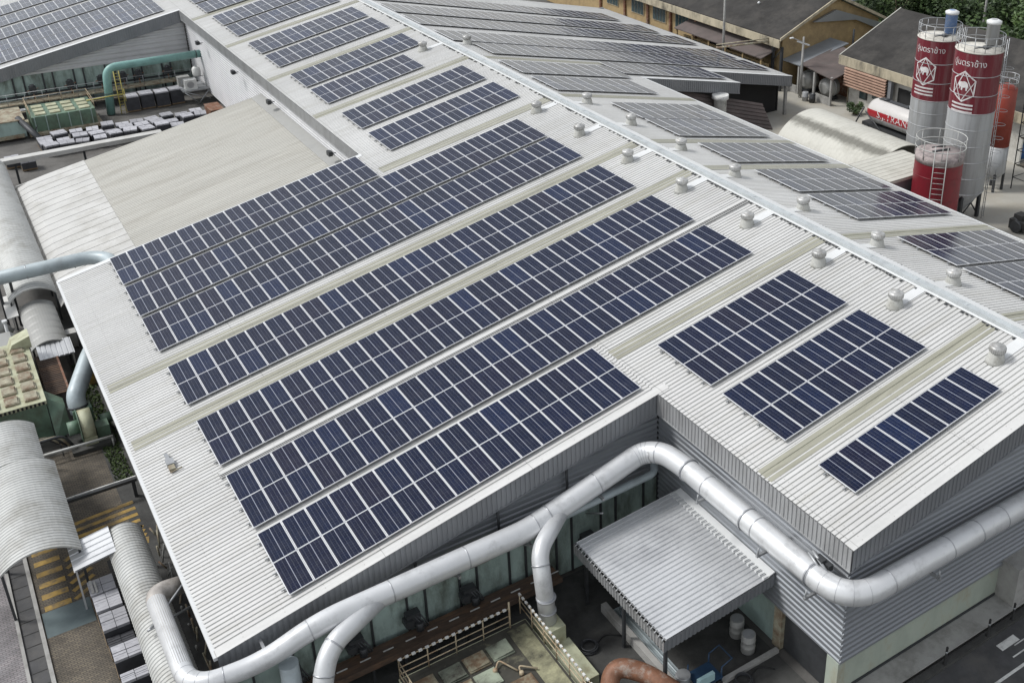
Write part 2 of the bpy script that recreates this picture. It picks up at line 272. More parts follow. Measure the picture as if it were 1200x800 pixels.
# ---------------------------------------------------------------- mesh builder
class MB:
    def __init__(s): s.v = []; s.f = []; s.m = []; s.sm = []
    def face(s, pts, m=0, smooth=False):
        i = len(s.v); s.v += [tuple(p) for p in pts]; s.f.append(tuple(range(i, i + len(pts)))); s.m.append(m); s.sm.append(smooth)
    def box(s, x0, x1, y0, y1, z0, z1, m=0):
        i = len(s.v)
        s.v += [(x0, y0, z0), (x1, y0, z0), (x1, y1, z0), (x0, y1, z0), (x0, y0, z1), (x1, y0, z1), (x1, y1, z1), (x0, y1, z1)]
        for q in ((3, 2, 1, 0), (4, 5, 6, 7), (0, 1, 5, 4), (1, 2, 6, 5), (2, 3, 7, 6), (3, 0, 4, 7)):
            s.f.append(tuple(i + k for k in q)); s.m.append(m); s.sm.append(False)
        return s
    def prism(s, poly, ext, m=0):
        """polygon (3-D points) extruded by vector ext"""
        e = Vector(ext); a = [Vector(p) for p in poly]; c = [p + e for p in a]; n = len(a); i = len(s.v)
        s.v += [tuple(p) for p in a + c]
        s.f.append(tuple(range(i + n - 1, i - 1, -1))); s.f.append(tuple(range(i + n, i + 2 * n))); s.m += [m, m]; s.sm += [False, False]
        for k in range(n):
            l = (k + 1) % n; s.f.append((i + k, i + l, i + n + l, i + n + k)); s.m.append(m); s.sm.append(False)
        return s
    def tube(s, pts, r, seg=10, m=0, cap=True, smooth=True):
        P = [Vector(p) for p in pts]; n = len(P); i = len(s.v)
        rr = r if isinstance(r, (list, tuple)) else [r] * n
        prev = None
        for k in range(n):
            t = (P[min(k + 1, n - 1)] - P[max(k - 1, 0)]).normalized()
            if prev is None:
                ref = Vector((0, 0, 1)) if abs(t.z) < .9 else Vector((1, 0, 0)); u = t.cross(ref).normalized()
            else:
                u = (prev - t * prev.dot(t)).normalized()
            w = t.cross(u); prev = u
            for q in range(seg):
                a = 2 * math.pi * q / seg; s.v.append(tuple(P[k] + (u * math.cos(a) + w * math.sin(a)) * rr[k]))
        for k in range(n - 1):
            for q in range(seg):
                l = (q + 1) % seg
                s.f.append((i + k * seg + q, i + k * seg + l, i + (k + 1) * seg + l, i + (k + 1) * seg + q)); s.m.append(m); s.sm.append(smooth)
        if cap:
            s.f.append(tuple(i + q for q in range(seg))[::-1]); s.f.append(tuple(i + (n - 1) * seg + q for q in range(seg))); s.m += [m, m]; s.sm += [False, False]
        return s
    def lathe(s, prof, c=(0, 0, 0), seg=24, m=0, smooth=True, cap=True):
        i = len(s.v); n = len(prof)
        for r, z in prof:
            for q in range(seg):
                a = 2 * math.pi * q / seg; s.v.append((c[0] + r * math.cos(a), c[1] + r * math.sin(a), c[2] + z))
        for k in range(n - 1):
            for q in range(seg):
                l = (q + 1) % seg
                s.f.append((i + k * seg + q, i + k * seg + l, i + (k + 1) * seg + l, i + (k + 1) * seg + q)); s.m.append(m); s.sm.append(smooth)
        if cap:
            s.f.append(tuple(i + q for q in range(seg))[::-1]); s.f.append(tuple(i + (n - 1) * seg + q for q in range(seg))); s.m += [m, m]; s.sm += [False, False]
        return s
    def ring(s, c, R, r, seg=32, sec=6, m=0):
        i = len(s.v)
        for q in range(seg):
            a = 2 * math.pi * q / seg
            for k in range(sec):
                b = 2 * math.pi * k / sec; rad = R + r * math.cos(b)
                s.v.append((c[0] + rad * math.cos(a), c[1] + rad * math.sin(a), c[2] + r * math.sin(b)))
        for q in range(seg):
            for k in range(sec):
                q2 = (q + 1) % seg; k2 = (k + 1) % sec
                s.f.append((i + q * sec + k, i + q2 * sec + k, i + q2 * sec + k2, i + q * sec + k2)); s.m.append(m); s.sm.append(True)
        return s
    def corr(s, P0, U, V, N, L, W, pitch=.225, depth=.046, valley=.2, slope=.06, us=None, ue=None, m=0, thick=0):
        """ribbed sheet: ribs run along U, are repeated along V, valleys sink along -N; us/ue(v) trim each rib"""
        P0 = Vector(P0); U = Vector(U).normalized(); V = Vector(V).normalized(); N = Vector(N).normalized()
        prof = []; n = max(1, int(round(W / pitch))); p = W / n
        c = p * (1 - valley - 2 * slope)
        for k in range(n):
            prof += [(k * p, 0), (k * p + c, 0), (k * p + c + slope * p, -depth), (k * p + c + (slope + valley) * p, -depth)]
        prof.append((W, 0))
        rows = []
        for v, d in prof:
            a = us(v) if us else 0.; b = ue(v) if ue else L
            rows.append((a, b, P0 + V * v + N * d))
        for k in range(len(rows) - 1):
            a0, b0, q0 = rows[k]; a1, b1, q1 = rows[k + 1]
            if b0 - a0 < .01 and b1 - a1 < .01: continue
            s.face([q0 + U * a0, q0 + U * b0, q1 + U * b1, q1 + U * a1], m)
        return s
    def vault(s, x0, x1, y0, y1, h, rise, pitch=.2, depth=.03, seg=14, m=0, thick=.05):
        """corrugated barrel sheet, axis along Y, ribs run round the arch; closed underneath by an inner skin"""
        xc = (x0 + x1) / 2; hw = (x1 - x0) / 2; Rr = (hw * hw + rise * rise) / (2 * rise); zc = h + rise - Rr; amax = math.asin(min(1, hw / Rr))
        n = int(abs(y1 - y0) / pitch); p = (y1 - y0) / n
        prof = []
        for k in range(n): prof += [(y0 + k * p, 0), (y0 + (k + .55) * p, 0), (y0 + (k + .7) * p, -depth), (y0 + (k + .85) * p, -depth)]
        prof.append((y1, 0))
        def pt(a, rad, y): return (xc + rad * math.sin(a), y, zc + rad * math.cos(a))
        i = len(s.v)
        for y, d in prof:
            for q in range(seg + 1): s.v.append(pt(-amax + 2 * amax * q / seg, Rr + d, y))
        for k in range(len(prof) - 1):
            for q in range(seg):
                a = i + k * (seg + 1) + q; s.f.append((a, a + 1, a + seg + 2, a + seg + 1)); s.m.append(m); s.sm.append(False)
        for q in range(seg):
            a0 = -amax + 2 * amax * q / seg; a1 = -amax + 2 * amax * (q + 1) / seg; ri = Rr - depth - thick
            s.face([pt(a0, ri, y0), pt(a1, ri, y0), pt(a1, ri, y1), pt(a0, ri, y1)], m)
            for y in (y0, y1): s.face([pt(a0, Rr, y), pt(a1, Rr, y), pt(a1, ri, y), pt(a0, ri, y)], m)
        for a0 in (-amax, amax): s.face([pt(a0, Rr - depth * .5, y0), pt(a0, ri, y0), pt(a0, ri, y1), pt(a0, Rr - depth * .5, y1)], m)
        return s
    def mesh(s, name, mats):
        me = bpy.data.meshes.new(name); me.from_pydata(s.v, [], s.f)
        for mm in mats: me.materials.append(mm)
        me.polygons.foreach_set('material_index', s.m); me.polygons.foreach_set('use_smooth', s.sm); me.update()
        return me
    def build(s, name, mats, parent=None, loc=None):
        if not isinstance(mats, (list, tuple)): mats = [mats]
        o = bpy.data.objects.new(name, s.mesh(name, [MT[q] if isinstance(q, str) else q for q in mats])); COL.objects.link(o)
        if parent: 
            o.parent = parent
            # geometry is written in world space: keep it there whatever the parent's place
            o.matrix_parent_inverse = Matrix.Translation(-parent.location) if parent.get('ws') else Matrix()
        if loc: o.location = loc
        return o

def fillet(pts, rad, n=7):
    """round the corners of a polyline; rad may be a list per corner"""
    P = [Vector(p) for p in pts]; out = [P[0]]
    for k in range(1, len(P) - 1):
        r = rad[k - 1] if isinstance(rad, (list, tuple)) else rad
        a = (P[k - 1] - P[k]); b = (P[k + 1] - P[k]); la, lb = a.length, b.length; a.normalize(); b.normalize()
        r = min(r, la * .49, lb * .49); A = P[k] + a * r; B = P[k] + b * r
        for q in range(n + 1):
            t = q / n; out.append(A * (1 - t) ** 2 + P[k] * 2 * t * (1 - t) + B * t * t)
    out.append(P[-1]); return out

def tag(o, label, cat, group=None, kind=None):
    o['label'] = label; o['category'] = cat
    if group: o['group'] = group
    if kind: o['kind'] = kind
    return o
def thing(name, label, cat, loc=(0, 0, 0), rz=0, group=None):
    """Empty at a thing's base; parts are written in its local coordinates (rz, loc)"""
    o = bpy.data.objects.new(name, None); COL.objects.link(o); o.location = loc; o.rotation_euler = (0, 0, rz); o.empty_display_size = .3
    return tag(o, label, cat, group)
def wthing(name, label, cat, base, group=None):
    """Empty at a thing's base; parts are written in world coordinates"""
    o = thing(name, label, cat, base, 0, group); o['ws'] = 1; return o
def struct(o): o['kind'] = 'structure'; return o
def copy_thing(root, loc, rz=0, label=None):
    r = root.copy(); COL.objects.link(r); r.location = loc; r.rotation_euler = (0, 0, rz)
    if label: r['label'] = label
    for ch in list(root.children):
        c = ch.copy(); COL.objects.link(c); c.parent = r
        for g in list(ch.children):
            d = g.copy(); COL.objects.link(d); d.parent = c
    return r

def railing(mb, path, h=1.0, step=1.2, rails=(1.0, .55), r=.022, post=.026, m=0, closed=False):
    P = [Vector(p) for p in path]
    for a, b in zip(P[:-1], P[1:]):
        n = max(1, int(round((b - a).length / step)))
        for k in range(n + 1):
            q = a.lerp(b, k / n); mb.tube([q, q + Vector((0, 0, h))], post, 6, m)
        for f in rails: mb.tube([a + Vector((0, 0, h * f)), b + Vector((0, 0, h * f))], r, 6, m)

# ---------------------------------------------------------------- the setting: ground, road, yard
TB = math.tan(R_(11.718)); CB = math.cos(R_(11.718)); SB = math.sin(R_(11.718))
H0 = 10.43                                   # crest of the roof sheets at the ridge
def hW(x): return H0 + TB * x
def hE(x): return H0 - TB * x
def sheet(name, poly, z, m):
    mb = MB(); mb.prism([(x, y, z - .05) for x, y in poly], (0, 0, .05)); return struct(mb.build(name, m))
def rect(x0, x1, y0, y1): return [(x0, y0), (x1, y0), (x1, y1), (x0, y1)]
mb = MB(); mb.face([(-700, -700, -.06), (700, -700, -.06), (700, 700, -.06), (-700, 700, -.06)]); struct(mb.build('ground', 'ground'))
sheet('road', rect(-13.2, 60, -74, -63.35), .0, 'asphalt')
sheet('apron', [(-13, -63.05), (12.5, -63.05), (12.5, -61.9), (-13, -61.9)], .36, 'concrete')
mb = MB(); mb.box(-11.5, 14, -63.35, -63.05, -.02, .14); struct(mb.build('kerb', 'concrete_dark'))
sheet('service_road', [(32.6, 34), (36.5, 34), (36.6, -2), (60, -30), (60, -80), (14, -62), (14, -10), (22, -8), (32.6, -6)], .02, 'road_pale')
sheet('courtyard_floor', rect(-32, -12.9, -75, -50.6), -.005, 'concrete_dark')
sheet('paved_road', rect(-60, -37.45, -75, -28), .01, 'paver')
sheet('paved_yard', rect(-36.55, -33.7, -58, -28.8), .0, 'paver_brown')
sheet('paved_yard', rect(-33.7, -32.35, -38.4, -28.8), .0, 'paver_brown')
sheet('yard_gap', [(-33.7, -58), (-31.2, -58), (-31.2, -12), (-32.35, -12), (-32.35, -38.4), (-33.7, -38.4)], .001, 'concrete_dark')  # darker floor strip in the gap between canopy and eave
mb = MB()
mb.box(-37.45, -37.33, -75, -28, -.03, .09); mb.box(-36.7, -36.55, -75, -28, -.03, .09)
struct(mb.build('channel_kerb', 'concrete'))
sheet('drain_channel', rect(-37.33, -36.7, -75, -28), -.004, 'asphalt')
mb = MB()
for k in range(60): mb.box(-37.3, -36.73, -74 + k * .78, -74 + k * .78 + .03, -.01, .012)
struct(mb.build('channel_joints', 'concrete_dark'))
# painted markings
mb = MB()
mb.prism([(-5.38, -63.72, .004), (-4.32, -63.72, .004), (-4.32, -64.05, .004), (-5.38, -64.05, .004)], (0, 0, .004))
mb.box(-5.3, -2.2, -64.52, -64.46, .004, .008); mb.box(-4.75, -2.5, -64.45 + .3, -64.1, .004, .008)
mb.box(-12, 10, -65.02, -64.9, .004, .008)
struct(mb.build('road_marking', 'white_paint'))
mb = MB()
def stripe(p, q, w):                            # painted stripe from p to q, width w
    a, b = Vector((*p, .006)), Vector((*q, .006)); t = (b - a).normalized(); u = Vector((-t.y, t.x, 0)) * w / 2
    mb.prism([a - u, b - u, b + u, a + u], (0, 0, .005))
for k in range(6): stripe((-36.35, -36.2 - k * .78), (-35.35, -36.2 - k * .78), .33)
for k in range(5): stripe((-34.5, -35.0 - k * .52), (-31.9, -34.8 - k * .52), .24)
for k in range(4): stripe((-33.2 + k * .4, -38.2), (-31.9, -36.8 - k * .32), .18)
for k in range(6): stripe((-35.2 , -37.4 - k * .55), (-34.3, -36.8 - k * .55), .2)
struct(mb.build('yellow_marking', 'yellow_paint'))
sheet('wet_patch', rect(-36.5, -34.7, -41.9, -40.3), .006, mat('blue_grey_wet_concrete', (.10, .13, .135), .5, 0, .2, 1))
# grass strip by the eave
def grass(name, label, area, n, hmin, hmax, m='grass'):
    mb = MB(); x0, x1, y0, y1 = area
    for _ in range(n):
        x = random.uniform(x0, x1); y = random.uniform(y0, y1); a = random.uniform(0, math.pi); h = random.uniform(hmin, hmax); w = .06
        dx, dy = math.cos(a) * w, math.sin(a) * w
        mb.face([(x - dx, y - dy, 0), (x + dx, y + dy, 0), (x + random.uniform(-.12, .12), y + random.uniform(-.12, .12), h)])
    return tag(mb.build(name, m), label, 'grass', kind='stuff')
grass('grass', 'rough green grass along the wall below the white roof eave', (-32.25, -31.5, -32.8, -20), 2200, .03, .13)

# ---------------------------------------------------------------- the factory hall
hall = wthing('factory_hall', 'large grey metal factory hall under ribbed white gable roof', 'factory', (0, -20, 0))
def part(mb, name, m, parent=None): return mb.build(name, m, parent or hall)
def roof_w(x0, x1, y0, y1, m='roof', off=0.):
    """ribbed sheet on the west slope, x0<x1<=0; ribs run up the slope"""
    mb = MB(); mb.corr((x0, y0, hW(x0) + off), (CB, 0, SB), (0, 1, 0), (-SB, 0, CB), (x1 - x0) / CB, y1 - y0)
    for dd in (.10,): mb.face([(x0, y0, hW(x0) - dd), (x1, y0, hW(x1) - dd), (x1, y1, hW(x1) - dd), (x0, y1, hW(x0) - dd)])
    return mb
def roof_e(x0, x1, y0, y1, off=0.):
    mb = MB(); mb.corr((x0, y0, hE(x0) + off), (CB, 0, -SB), (0, 1, 0), (SB, 0, CB), (x1 - x0) / CB, y1 - y0)
    mb.face([(x0, y0, hE(x0) - .10), (x1, y0, hE(x1) - .10), (x1, y1, hE(x1) - .10), (x0, y1, hE(x0) - .10)])
    return mb
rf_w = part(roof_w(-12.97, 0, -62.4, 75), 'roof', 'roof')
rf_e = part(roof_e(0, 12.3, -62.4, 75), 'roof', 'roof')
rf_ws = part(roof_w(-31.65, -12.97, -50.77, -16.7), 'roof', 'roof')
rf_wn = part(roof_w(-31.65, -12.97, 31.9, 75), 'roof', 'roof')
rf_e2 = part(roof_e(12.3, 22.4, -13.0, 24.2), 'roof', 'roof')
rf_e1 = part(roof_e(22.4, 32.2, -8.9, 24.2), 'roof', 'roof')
def sub(mb, name, m, parent):
    o = mb.build(name, m); o.parent = parent; return o
def fix_sub(o, p):                            # sub-parts are also written in world coordinates
    o.matrix_parent_inverse = p.matrix_basis.inverted() @ (p.matrix_parent_inverse.inverted() if p.parent else Matrix()) @ Matrix.Translation(Vector((0, 0, 0)))
    return o
def wsub(mb, name, m, parent):
    o = sub(mb, name, m, parent)
    w = parent.matrix_parent_inverse @ parent.matrix_basis            # parent -> its own parent's space
    base = Matrix.Translation(parent.parent.location) if parent.parent else Matrix()
    o.matrix_parent_inverse = (base @ w).inverted()
    return o
# yellowed translucent skylight strips lying over the ribs
for yc, xs in ((-57.6, -12.9), (-47.15, -12.9), (-36.28, -31.5), (-30.75, -31.5), (-20.1, -31.5 if False else -12.9), (-7.6, -12.9), (3.2, -12.9), (15.3, -12.9), (27.0, -12.9)):
    w = .44
    mb = MB(); x1 = -.55
    mb.corr((xs, yc - w, hW(xs) + .012), (CB, 0, SB), (0, 1, 0), (-SB, 0, CB), (x1 - xs) / CB, 2 * w, pitch=.29, depth=.03, valley=.16)
    wsub(mb, 'skylight', 'skylight', rf_ws if xs < -13 else rf_w)
for yc in (-57.6, -47.7, -36.35, -30.95, -19.8, -8.3):
    w = .42; x0, x1 = .55, 12.25
    mb = MB(); mb.corr((x0, yc - w, hE(x0) + .012), (CB, 0, -SB), (0, 1, 0), (SB, 0, CB), (x1 - x0) / CB, 2 * w, pitch=.29, depth=.03, valley=.16)
    wsub(mb, 'skylight', 'skylight', rf_e)
# smooth white flat sheets beside the front rake and along the rear rake
def strip_w(x0, x1, y0, y1, off=.02):
    mb = MB(); mb.prism([(x0, y0, hW(x0) + off - .02), (x1, y0, hW(x1) + off - .02), (x1, y0, hW(x1) + off), (x0, y0, hW(x0) + off)], (0, y1 - y0, 0)); return mb
def strip_e(x0, x1, y0, y1, off=.02):
    mb = MB(); mb.prism([(x0, y0, hE(x0) + off - .02), (x1, y0, hE(x1) + off - .02), (x1, y0, hE(x1) + off), (x0, y0, hE(x0) + off)], (0, y1 - y0, 0)); return mb
part(strip_w(-12.99, -.02, -62.47, -62.05), 'rake_capping', 'roof')
part(strip_e(.02, 12.32, -62.47, -62.05), 'rake_capping', 'roof')
part(strip_w(-31.7, -12.4, -50.84, -50.48), 'rake_capping', 'roof')
part(strip_w(-31.7, -12.9, -17.02, -16.62, .03), 'rake_capping', 'cap_white')
part(strip_w(-31.7, -12.9, 31.82, 32.2, .03), 'rake_capping', 'cap_white')
part(strip_e(22.3, 32.25, -8.98, -8.6, .03), 'rake_capping', 'cap_white')
part(strip_e(12.2, 22.45, -13.08, -12.7, .03), 'rake_capping', 'cap_white')
# ridge capping: bent white sheet with rolled edges
mb = MB(); d = .03
for s_ in (-1, 1):
    mb.prism([(0, -62.5, H0 + d + .05), (s_ * .52, -62.5, H0 + d - .52 * TB + .03), (s_ * .52, -62.5, H0 + d - .52 * TB), (0, -62.5, H0 + d)], (0, 137, 0))
part(mb, 'ridge_cap', 'cap_white')
mb = MB()
for k in range(560):                           # dark crumbling foam closers showing along the cap's edge
    y = -62 + k * .225
    if random.random() < .62 and y < 14:
        l = random.uniform(.04, .14); x = -.55
        mb.box(x - l, x + .06, y + .07, y + .15 + random.uniform(0, .06), hW(x) - .04, hW(x) + .028)
    if random.random() < .3 and y < 14:
        x = .55; mb.box(x - .06, x + random.uniform(.02, .08), y + .07, y + .15, hE(x) - .04, hE(x) + .025)
part(mb, 'ridge_closer', 'steel_dark')['kind'] = 'stuff'

# fascias: ribs run vertically
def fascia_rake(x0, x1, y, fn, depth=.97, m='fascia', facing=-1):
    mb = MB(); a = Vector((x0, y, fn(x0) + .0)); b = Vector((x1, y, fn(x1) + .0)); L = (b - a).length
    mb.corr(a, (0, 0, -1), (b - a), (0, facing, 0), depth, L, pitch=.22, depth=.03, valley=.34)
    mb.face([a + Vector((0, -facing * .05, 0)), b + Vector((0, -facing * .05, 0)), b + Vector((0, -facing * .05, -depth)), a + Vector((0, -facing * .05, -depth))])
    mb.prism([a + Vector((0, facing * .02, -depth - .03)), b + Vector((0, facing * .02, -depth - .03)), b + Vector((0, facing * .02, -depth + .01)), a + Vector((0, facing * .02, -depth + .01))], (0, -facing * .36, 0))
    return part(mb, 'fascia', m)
def fascia_eave(x, y0, y1, h, depth=.97, m='fascia_lit', facing=-1):
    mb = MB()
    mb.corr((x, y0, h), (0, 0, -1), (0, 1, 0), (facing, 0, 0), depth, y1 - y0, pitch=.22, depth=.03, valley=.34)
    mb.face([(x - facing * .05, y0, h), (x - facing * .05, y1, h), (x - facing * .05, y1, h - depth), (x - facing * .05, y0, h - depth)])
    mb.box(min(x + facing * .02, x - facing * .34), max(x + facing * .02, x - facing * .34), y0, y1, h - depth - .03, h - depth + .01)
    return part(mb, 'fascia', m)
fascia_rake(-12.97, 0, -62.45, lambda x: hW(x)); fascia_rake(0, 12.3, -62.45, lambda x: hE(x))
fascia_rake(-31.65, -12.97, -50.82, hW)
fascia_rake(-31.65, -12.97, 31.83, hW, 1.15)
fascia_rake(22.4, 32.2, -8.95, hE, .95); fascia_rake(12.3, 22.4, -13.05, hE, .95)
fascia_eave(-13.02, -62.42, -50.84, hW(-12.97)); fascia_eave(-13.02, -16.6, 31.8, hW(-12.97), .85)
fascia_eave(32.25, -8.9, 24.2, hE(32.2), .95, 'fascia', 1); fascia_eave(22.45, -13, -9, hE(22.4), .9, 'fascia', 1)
mb = MB(); mb.box(-31.78, -31.62, -50.8, -16.7, hW(-31.65) - .16, hW(-31.65) - .02); part(mb, 'gutter', 'cap_white')
mb = MB(); mb.box(12.28, 12.42, -62.4, -13.1, hE(12.3) - .16, hE(12.3) - .02); part(mb, 'gutter', 'cap_white')

# walls: horizontal siding trimmed under the roof slope
def siding_y(x0, x1, y, h0, h1, fn=None, m='siding', facing=-1, rising=True, pitch=.27, depth=.06):
    """wall facing -y/+y, from height h0 to h1; fn(x) = underside of roof"""
    mb = MB()
    us = ue = None
    if fn:
        inv = (lambda h: (h - H0 + .12) / TB) if rising else (lambda h: (H0 - .12 - h) / TB)
        if rising: us = lambda v: min(max(0, inv(h0 + v) - x0), x1 - x0)
        else: ue = lambda v: max(0, min(x1 - x0, inv(h0 + v) - x0))
    mb.corr((x0, y, h0), (1, 0, 0), (0, 0, 1), (0, facing, 0), x1 - x0, h1 - h0, pitch=pitch, depth=depth, valley=.3, slope=.16, us=us, ue=ue)
    return part(mb, 'wall_siding', m)
def siding_x(x, y0, y1, h0, h1, m='siding', facing=-1, pitch=.27):
    mb = MB(); mb.corr((x, y0, h0), (0, 1, 0), (0, 0, 1), (facing, 0, 0), y1 - y0, h1 - h0, pitch=pitch, depth=.045, valley=.26, slope=.2)
    return part(mb, 'wall_siding', m)
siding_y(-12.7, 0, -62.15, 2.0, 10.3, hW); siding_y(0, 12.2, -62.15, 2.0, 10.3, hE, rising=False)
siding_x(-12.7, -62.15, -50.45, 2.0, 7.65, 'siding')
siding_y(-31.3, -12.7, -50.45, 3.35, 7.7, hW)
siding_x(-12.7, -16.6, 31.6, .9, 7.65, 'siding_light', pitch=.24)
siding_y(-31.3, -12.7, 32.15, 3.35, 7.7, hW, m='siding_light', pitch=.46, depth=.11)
siding_y(-31.3, -12.7, -16.95, .0, 7.7, hW, facing=1)
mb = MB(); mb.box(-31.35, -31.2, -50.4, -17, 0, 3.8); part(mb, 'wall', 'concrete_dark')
mb = MB(); mb.box(12.0, 12.15, -62, 24, 0, 7.8); part(mb, 'wall', 'siding')
mb = MB(); mb.box(12.2, 31.8, 23.6, 23.8, 0, 4); part(mb, 'wall', 'siding')
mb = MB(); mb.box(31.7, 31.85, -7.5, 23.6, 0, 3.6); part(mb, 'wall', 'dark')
mb = MB(); mb.prism([(12.4, -7.5, 0), (31.6, -7.5, 0), (31.6, -7.5, 3.7), (12.4, -7.5, 7.6)], (0, .2, 0)); part(mb, 'wall', 'dark')  # dark sheet added for the shade under the stepped roofs
mb = MB(); mb.box(-31.4, -31.25, 31.6, 75, 0, 3.8); part(mb, 'wall', 'green_wall')
# east: brown leaning sheets, a white stump column and a corner post under the stepped roofs
mb = MB(); mb.corr((13.0, -12.6, 7.0), (1, 0, -.30), (0, -.5, -.62), (0, -.78, .62), 13, 2.6, pitch=.35, depth=.06); part(mb, 'awning', 'red_roof')
mb = MB(); mb.lathe([(.55, 0), (.55, 4.9), (.72, 5.0), (.72, 5.35)], (19.8, -13.6, 0), 20); part(mb, 'pillar', 'white_paint')
mb = MB(); mb.box(31.5, 31.75, -8.9, -8.65, 0, 3.2); part(mb, 'pillar', 'concrete')
# south wall base, corner pillar, door, projecting bay
mb = MB(); mb.box(-12.35, -3.45, -62.02, -61.8, .3, 2.02); part(mb, 'wall_base', 'base_wall')
mb = MB(); mb.box(-12.72, -12.35, -62.1, -61.5, 0, 2.0); part(mb, 'pillar', 'base_wall')
mb = MB(); mb.box(-3.45, 12.1, -62.95, -61.8, .3, 2.3); part(mb, 'projecting_wall', 'concrete')
mb = MB(); mb.box(-11.8, -3.5, -62.08, -62.03, .37, .47); part(mb, 'skirting', 'steel_dark')
mb = MB(); mb.box(-12.5, -12.4, -61.5, -58.95, 0, 2.0); part(mb, 'door', 'steel_dark')
mb = MB(); mb.box(-12.7, -12.3, -58.95, -58.5, 0, 2.0); part(mb, 'pillar', 'rust_plate')
mb = MB(); mb.box(-12.6, -12.35, -58.5, -50.5, 0, 2.0); part(mb, 'wall_base', 'green_wall')
# south side of the wing: pale green bays between dark posts, with girts
mb = MB(); mb.box(-31.2, -12.7, -50.4, -50.2, 0, 3.36); part(mb, 'wall_base', 'green_pale')
for k in range(17):
    x = -30.6 + k * 1.12 + (.35 if k % 2 else 0)
    mb = MB(); mb.box(x - .04, x + .04, -50.49, -50.41, 0, 3.34); part(mb, 'wall_post', 'steel_dark')
mb = MB(); mb.box(-31.2, -12.8, -50.62, -50.5, 3.26, 3.34); part(mb, 'wall_girt', 'steel_dark')
# inner corner trim and vertical conduits on the siding
for x in (-27.6, -24.2, -20.6, -17.4):
    mb = MB(); mb.tube([(x, -50.6, 3.3), (x, -50.6, hW(x) - 1.05)], .06, 8); part(mb, 'downpipe', 'steel_dark')
# north yard wall: green bays
mb = MB(); mb.box(-31.2, -12.7, 32.2, 32.4, 0, 3.36); part(mb, 'wall_base', 'green_pale')
for x in (-28.6, -27.7, -26.05, -25.2, -23.4, -22.55, -20.6, -19.8, -18.2, -17.35, -15.45, -14.65):
    mb = MB(); mb.box(x - .07, x + .07, 32.05, 32.19, 0, 3.34); part(mb, 'wall_post', 'steel_dark')
mb = MB(); mb.box(-31.2, -12.8, 32.07, 32.19, 1.35, 1.5); part(mb, 'wall_girt', 'steel_dark')

# cable tray along the ridge and the walkway tray between two rows
mb = MB()
x0, x1 = -.40, -.10
mb.box(x0, x1, -62.6, 74, H0 + .03, H0 + .12)
for k in range(46): mb.box(x0 - .015, x1 + .015, -62 + k * 2.9, -62 + k * 2.9 + .05, H0 + .10, H0 + .137)
mb.box(x0 - .02, x0 + .01, -62.6, 74, H0 + .0, H0 + .15); mb.box(x1 - .01, x1 + .02, -62.6, 74, H0 + .05, H0 + .15)
tag(mb.build('cable_tray', 'tray_blue'), 'long pale blue metal cable tray running along the roof ridge', 'cable tray')
mb = MB(); xa, xb = -29.0, -.62
mb.prism([(xa, -41.66, hW(xa) + .03), (xb, -41.66, hW(xb) + .03), (xb, -41.66, hW(xb) + .09), (xa, -41.66, hW(xa) + .09)], (0, .5, 0))
for k in range(12):
    x = xa + (xb - xa) * k / 12; mb.box(x, x + .05, -41.68, -41.14, hW(x) + .05, hW(x) + .105)
mb.tube([(xa, -41.17, hW(xa) + .095), (xb, -41.17, hW(xb) + .095)], .022, 6); mb.tube([(xa, -41.6, hW(xa) + .10), (xb, -41.6, hW(xb) + .10)], .018, 6, 1); mb.tube([(xa, -41.5, hW(xa) + .10), (xb, -41.5, hW(xb) + .10)], .018, 6, 1)
tag(mb.build('cable_tray', ['roof', 'steel_dark']), 'pale flat cable tray running up the roof between two long panel rows', 'cable tray')

# ---------------------------------------------------------------- solar arrays
PX, PY = .9885, 1.9775
def panel_mesh():
    mb = MB(); hx, hy = .484, .978; w = .029; wy = .019; t = .038
    # frame: four bars, glass set 3 mm below their tops, dark back
    mb.box(-hx, hx, -hy, -hy + wy, -t, 0, 1); mb.box(-hx, hx, hy - wy, hy, -t, 0, 1)
    mb.box(-hx, -hx + w, -hy + wy, hy - wy, -t, 0, 1); mb.box(hx - w, hx, -hy + wy, hy - wy, -t, 0, 1)
    mb.face([(-hx + w, -hy + wy, -.003), (hx - w, -hy + wy, -.003), (hx - w, hy - wy, -.003), (-hx + w, hy - wy, -.003)], 0)
    mb.face([(-hx + w, hy - wy, -.02), (hx - w, hy - wy, -.02), (hx - w, -hy + wy, -.02), (-hx + w, -hy + wy, -.02)], 2)
    return mb.mesh('solar_panel', [MT['cells'], MT['frame'], MT['dark']])
PM = panel_mesh()
def array(side, s0, ynear, n, rows, label, rails=True):
    """side -1: west slope, s0 = eave-end distance from the ridge; side +1: east slope, s0 = ridge-end distance. ynear = near (south) edge"""
    b = R_(11.718)
    x0 = side * s0 * CB
    o = bpy.data.objects.new('solar_array', None); COL.objects.link(o)
    o.location = (x0, ynear, 10.6 - s0 * SB + .0); o.rotation_euler = (0, -b if side < 0 else b, 0); o.empty_display_size = .3
    tag(o, label, 'solar array', 'solar panel rows on the factory roof')
    for i in range(n):
        for j in range(rows):
            p = bpy.data.objects.new('solar_panel', PM); COL.objects.link(p); p.parent = o
            p.location = (PX * (i + .5), PY * (j + .5), 0); p.rotation_euler = (random.gauss(0, .0022), random.gauss(0, .0045), random.gauss(0, .0008))
    if rails:
        for j in range(rows):
            for f in (.24, .76):
                mb = MB(); y = PY * (j + f); L = n * PX
                mb.box(-.16, L + .10, y - .02, y + .02, -.095, -.042)
                for k in range(int(L / 1.35) + 1):
                    x = -.05 + k * 1.35; mb.box(x - .03, x + .03, y - .035, y + .035, -.166, -.09)
                mb.build('mounting_rail', 'steel', o)
    return o
W = lambda s0, yf, n, rows, lab, **k: array(-1, s0, -(yf + PY * rows), n, rows, lab, **k)
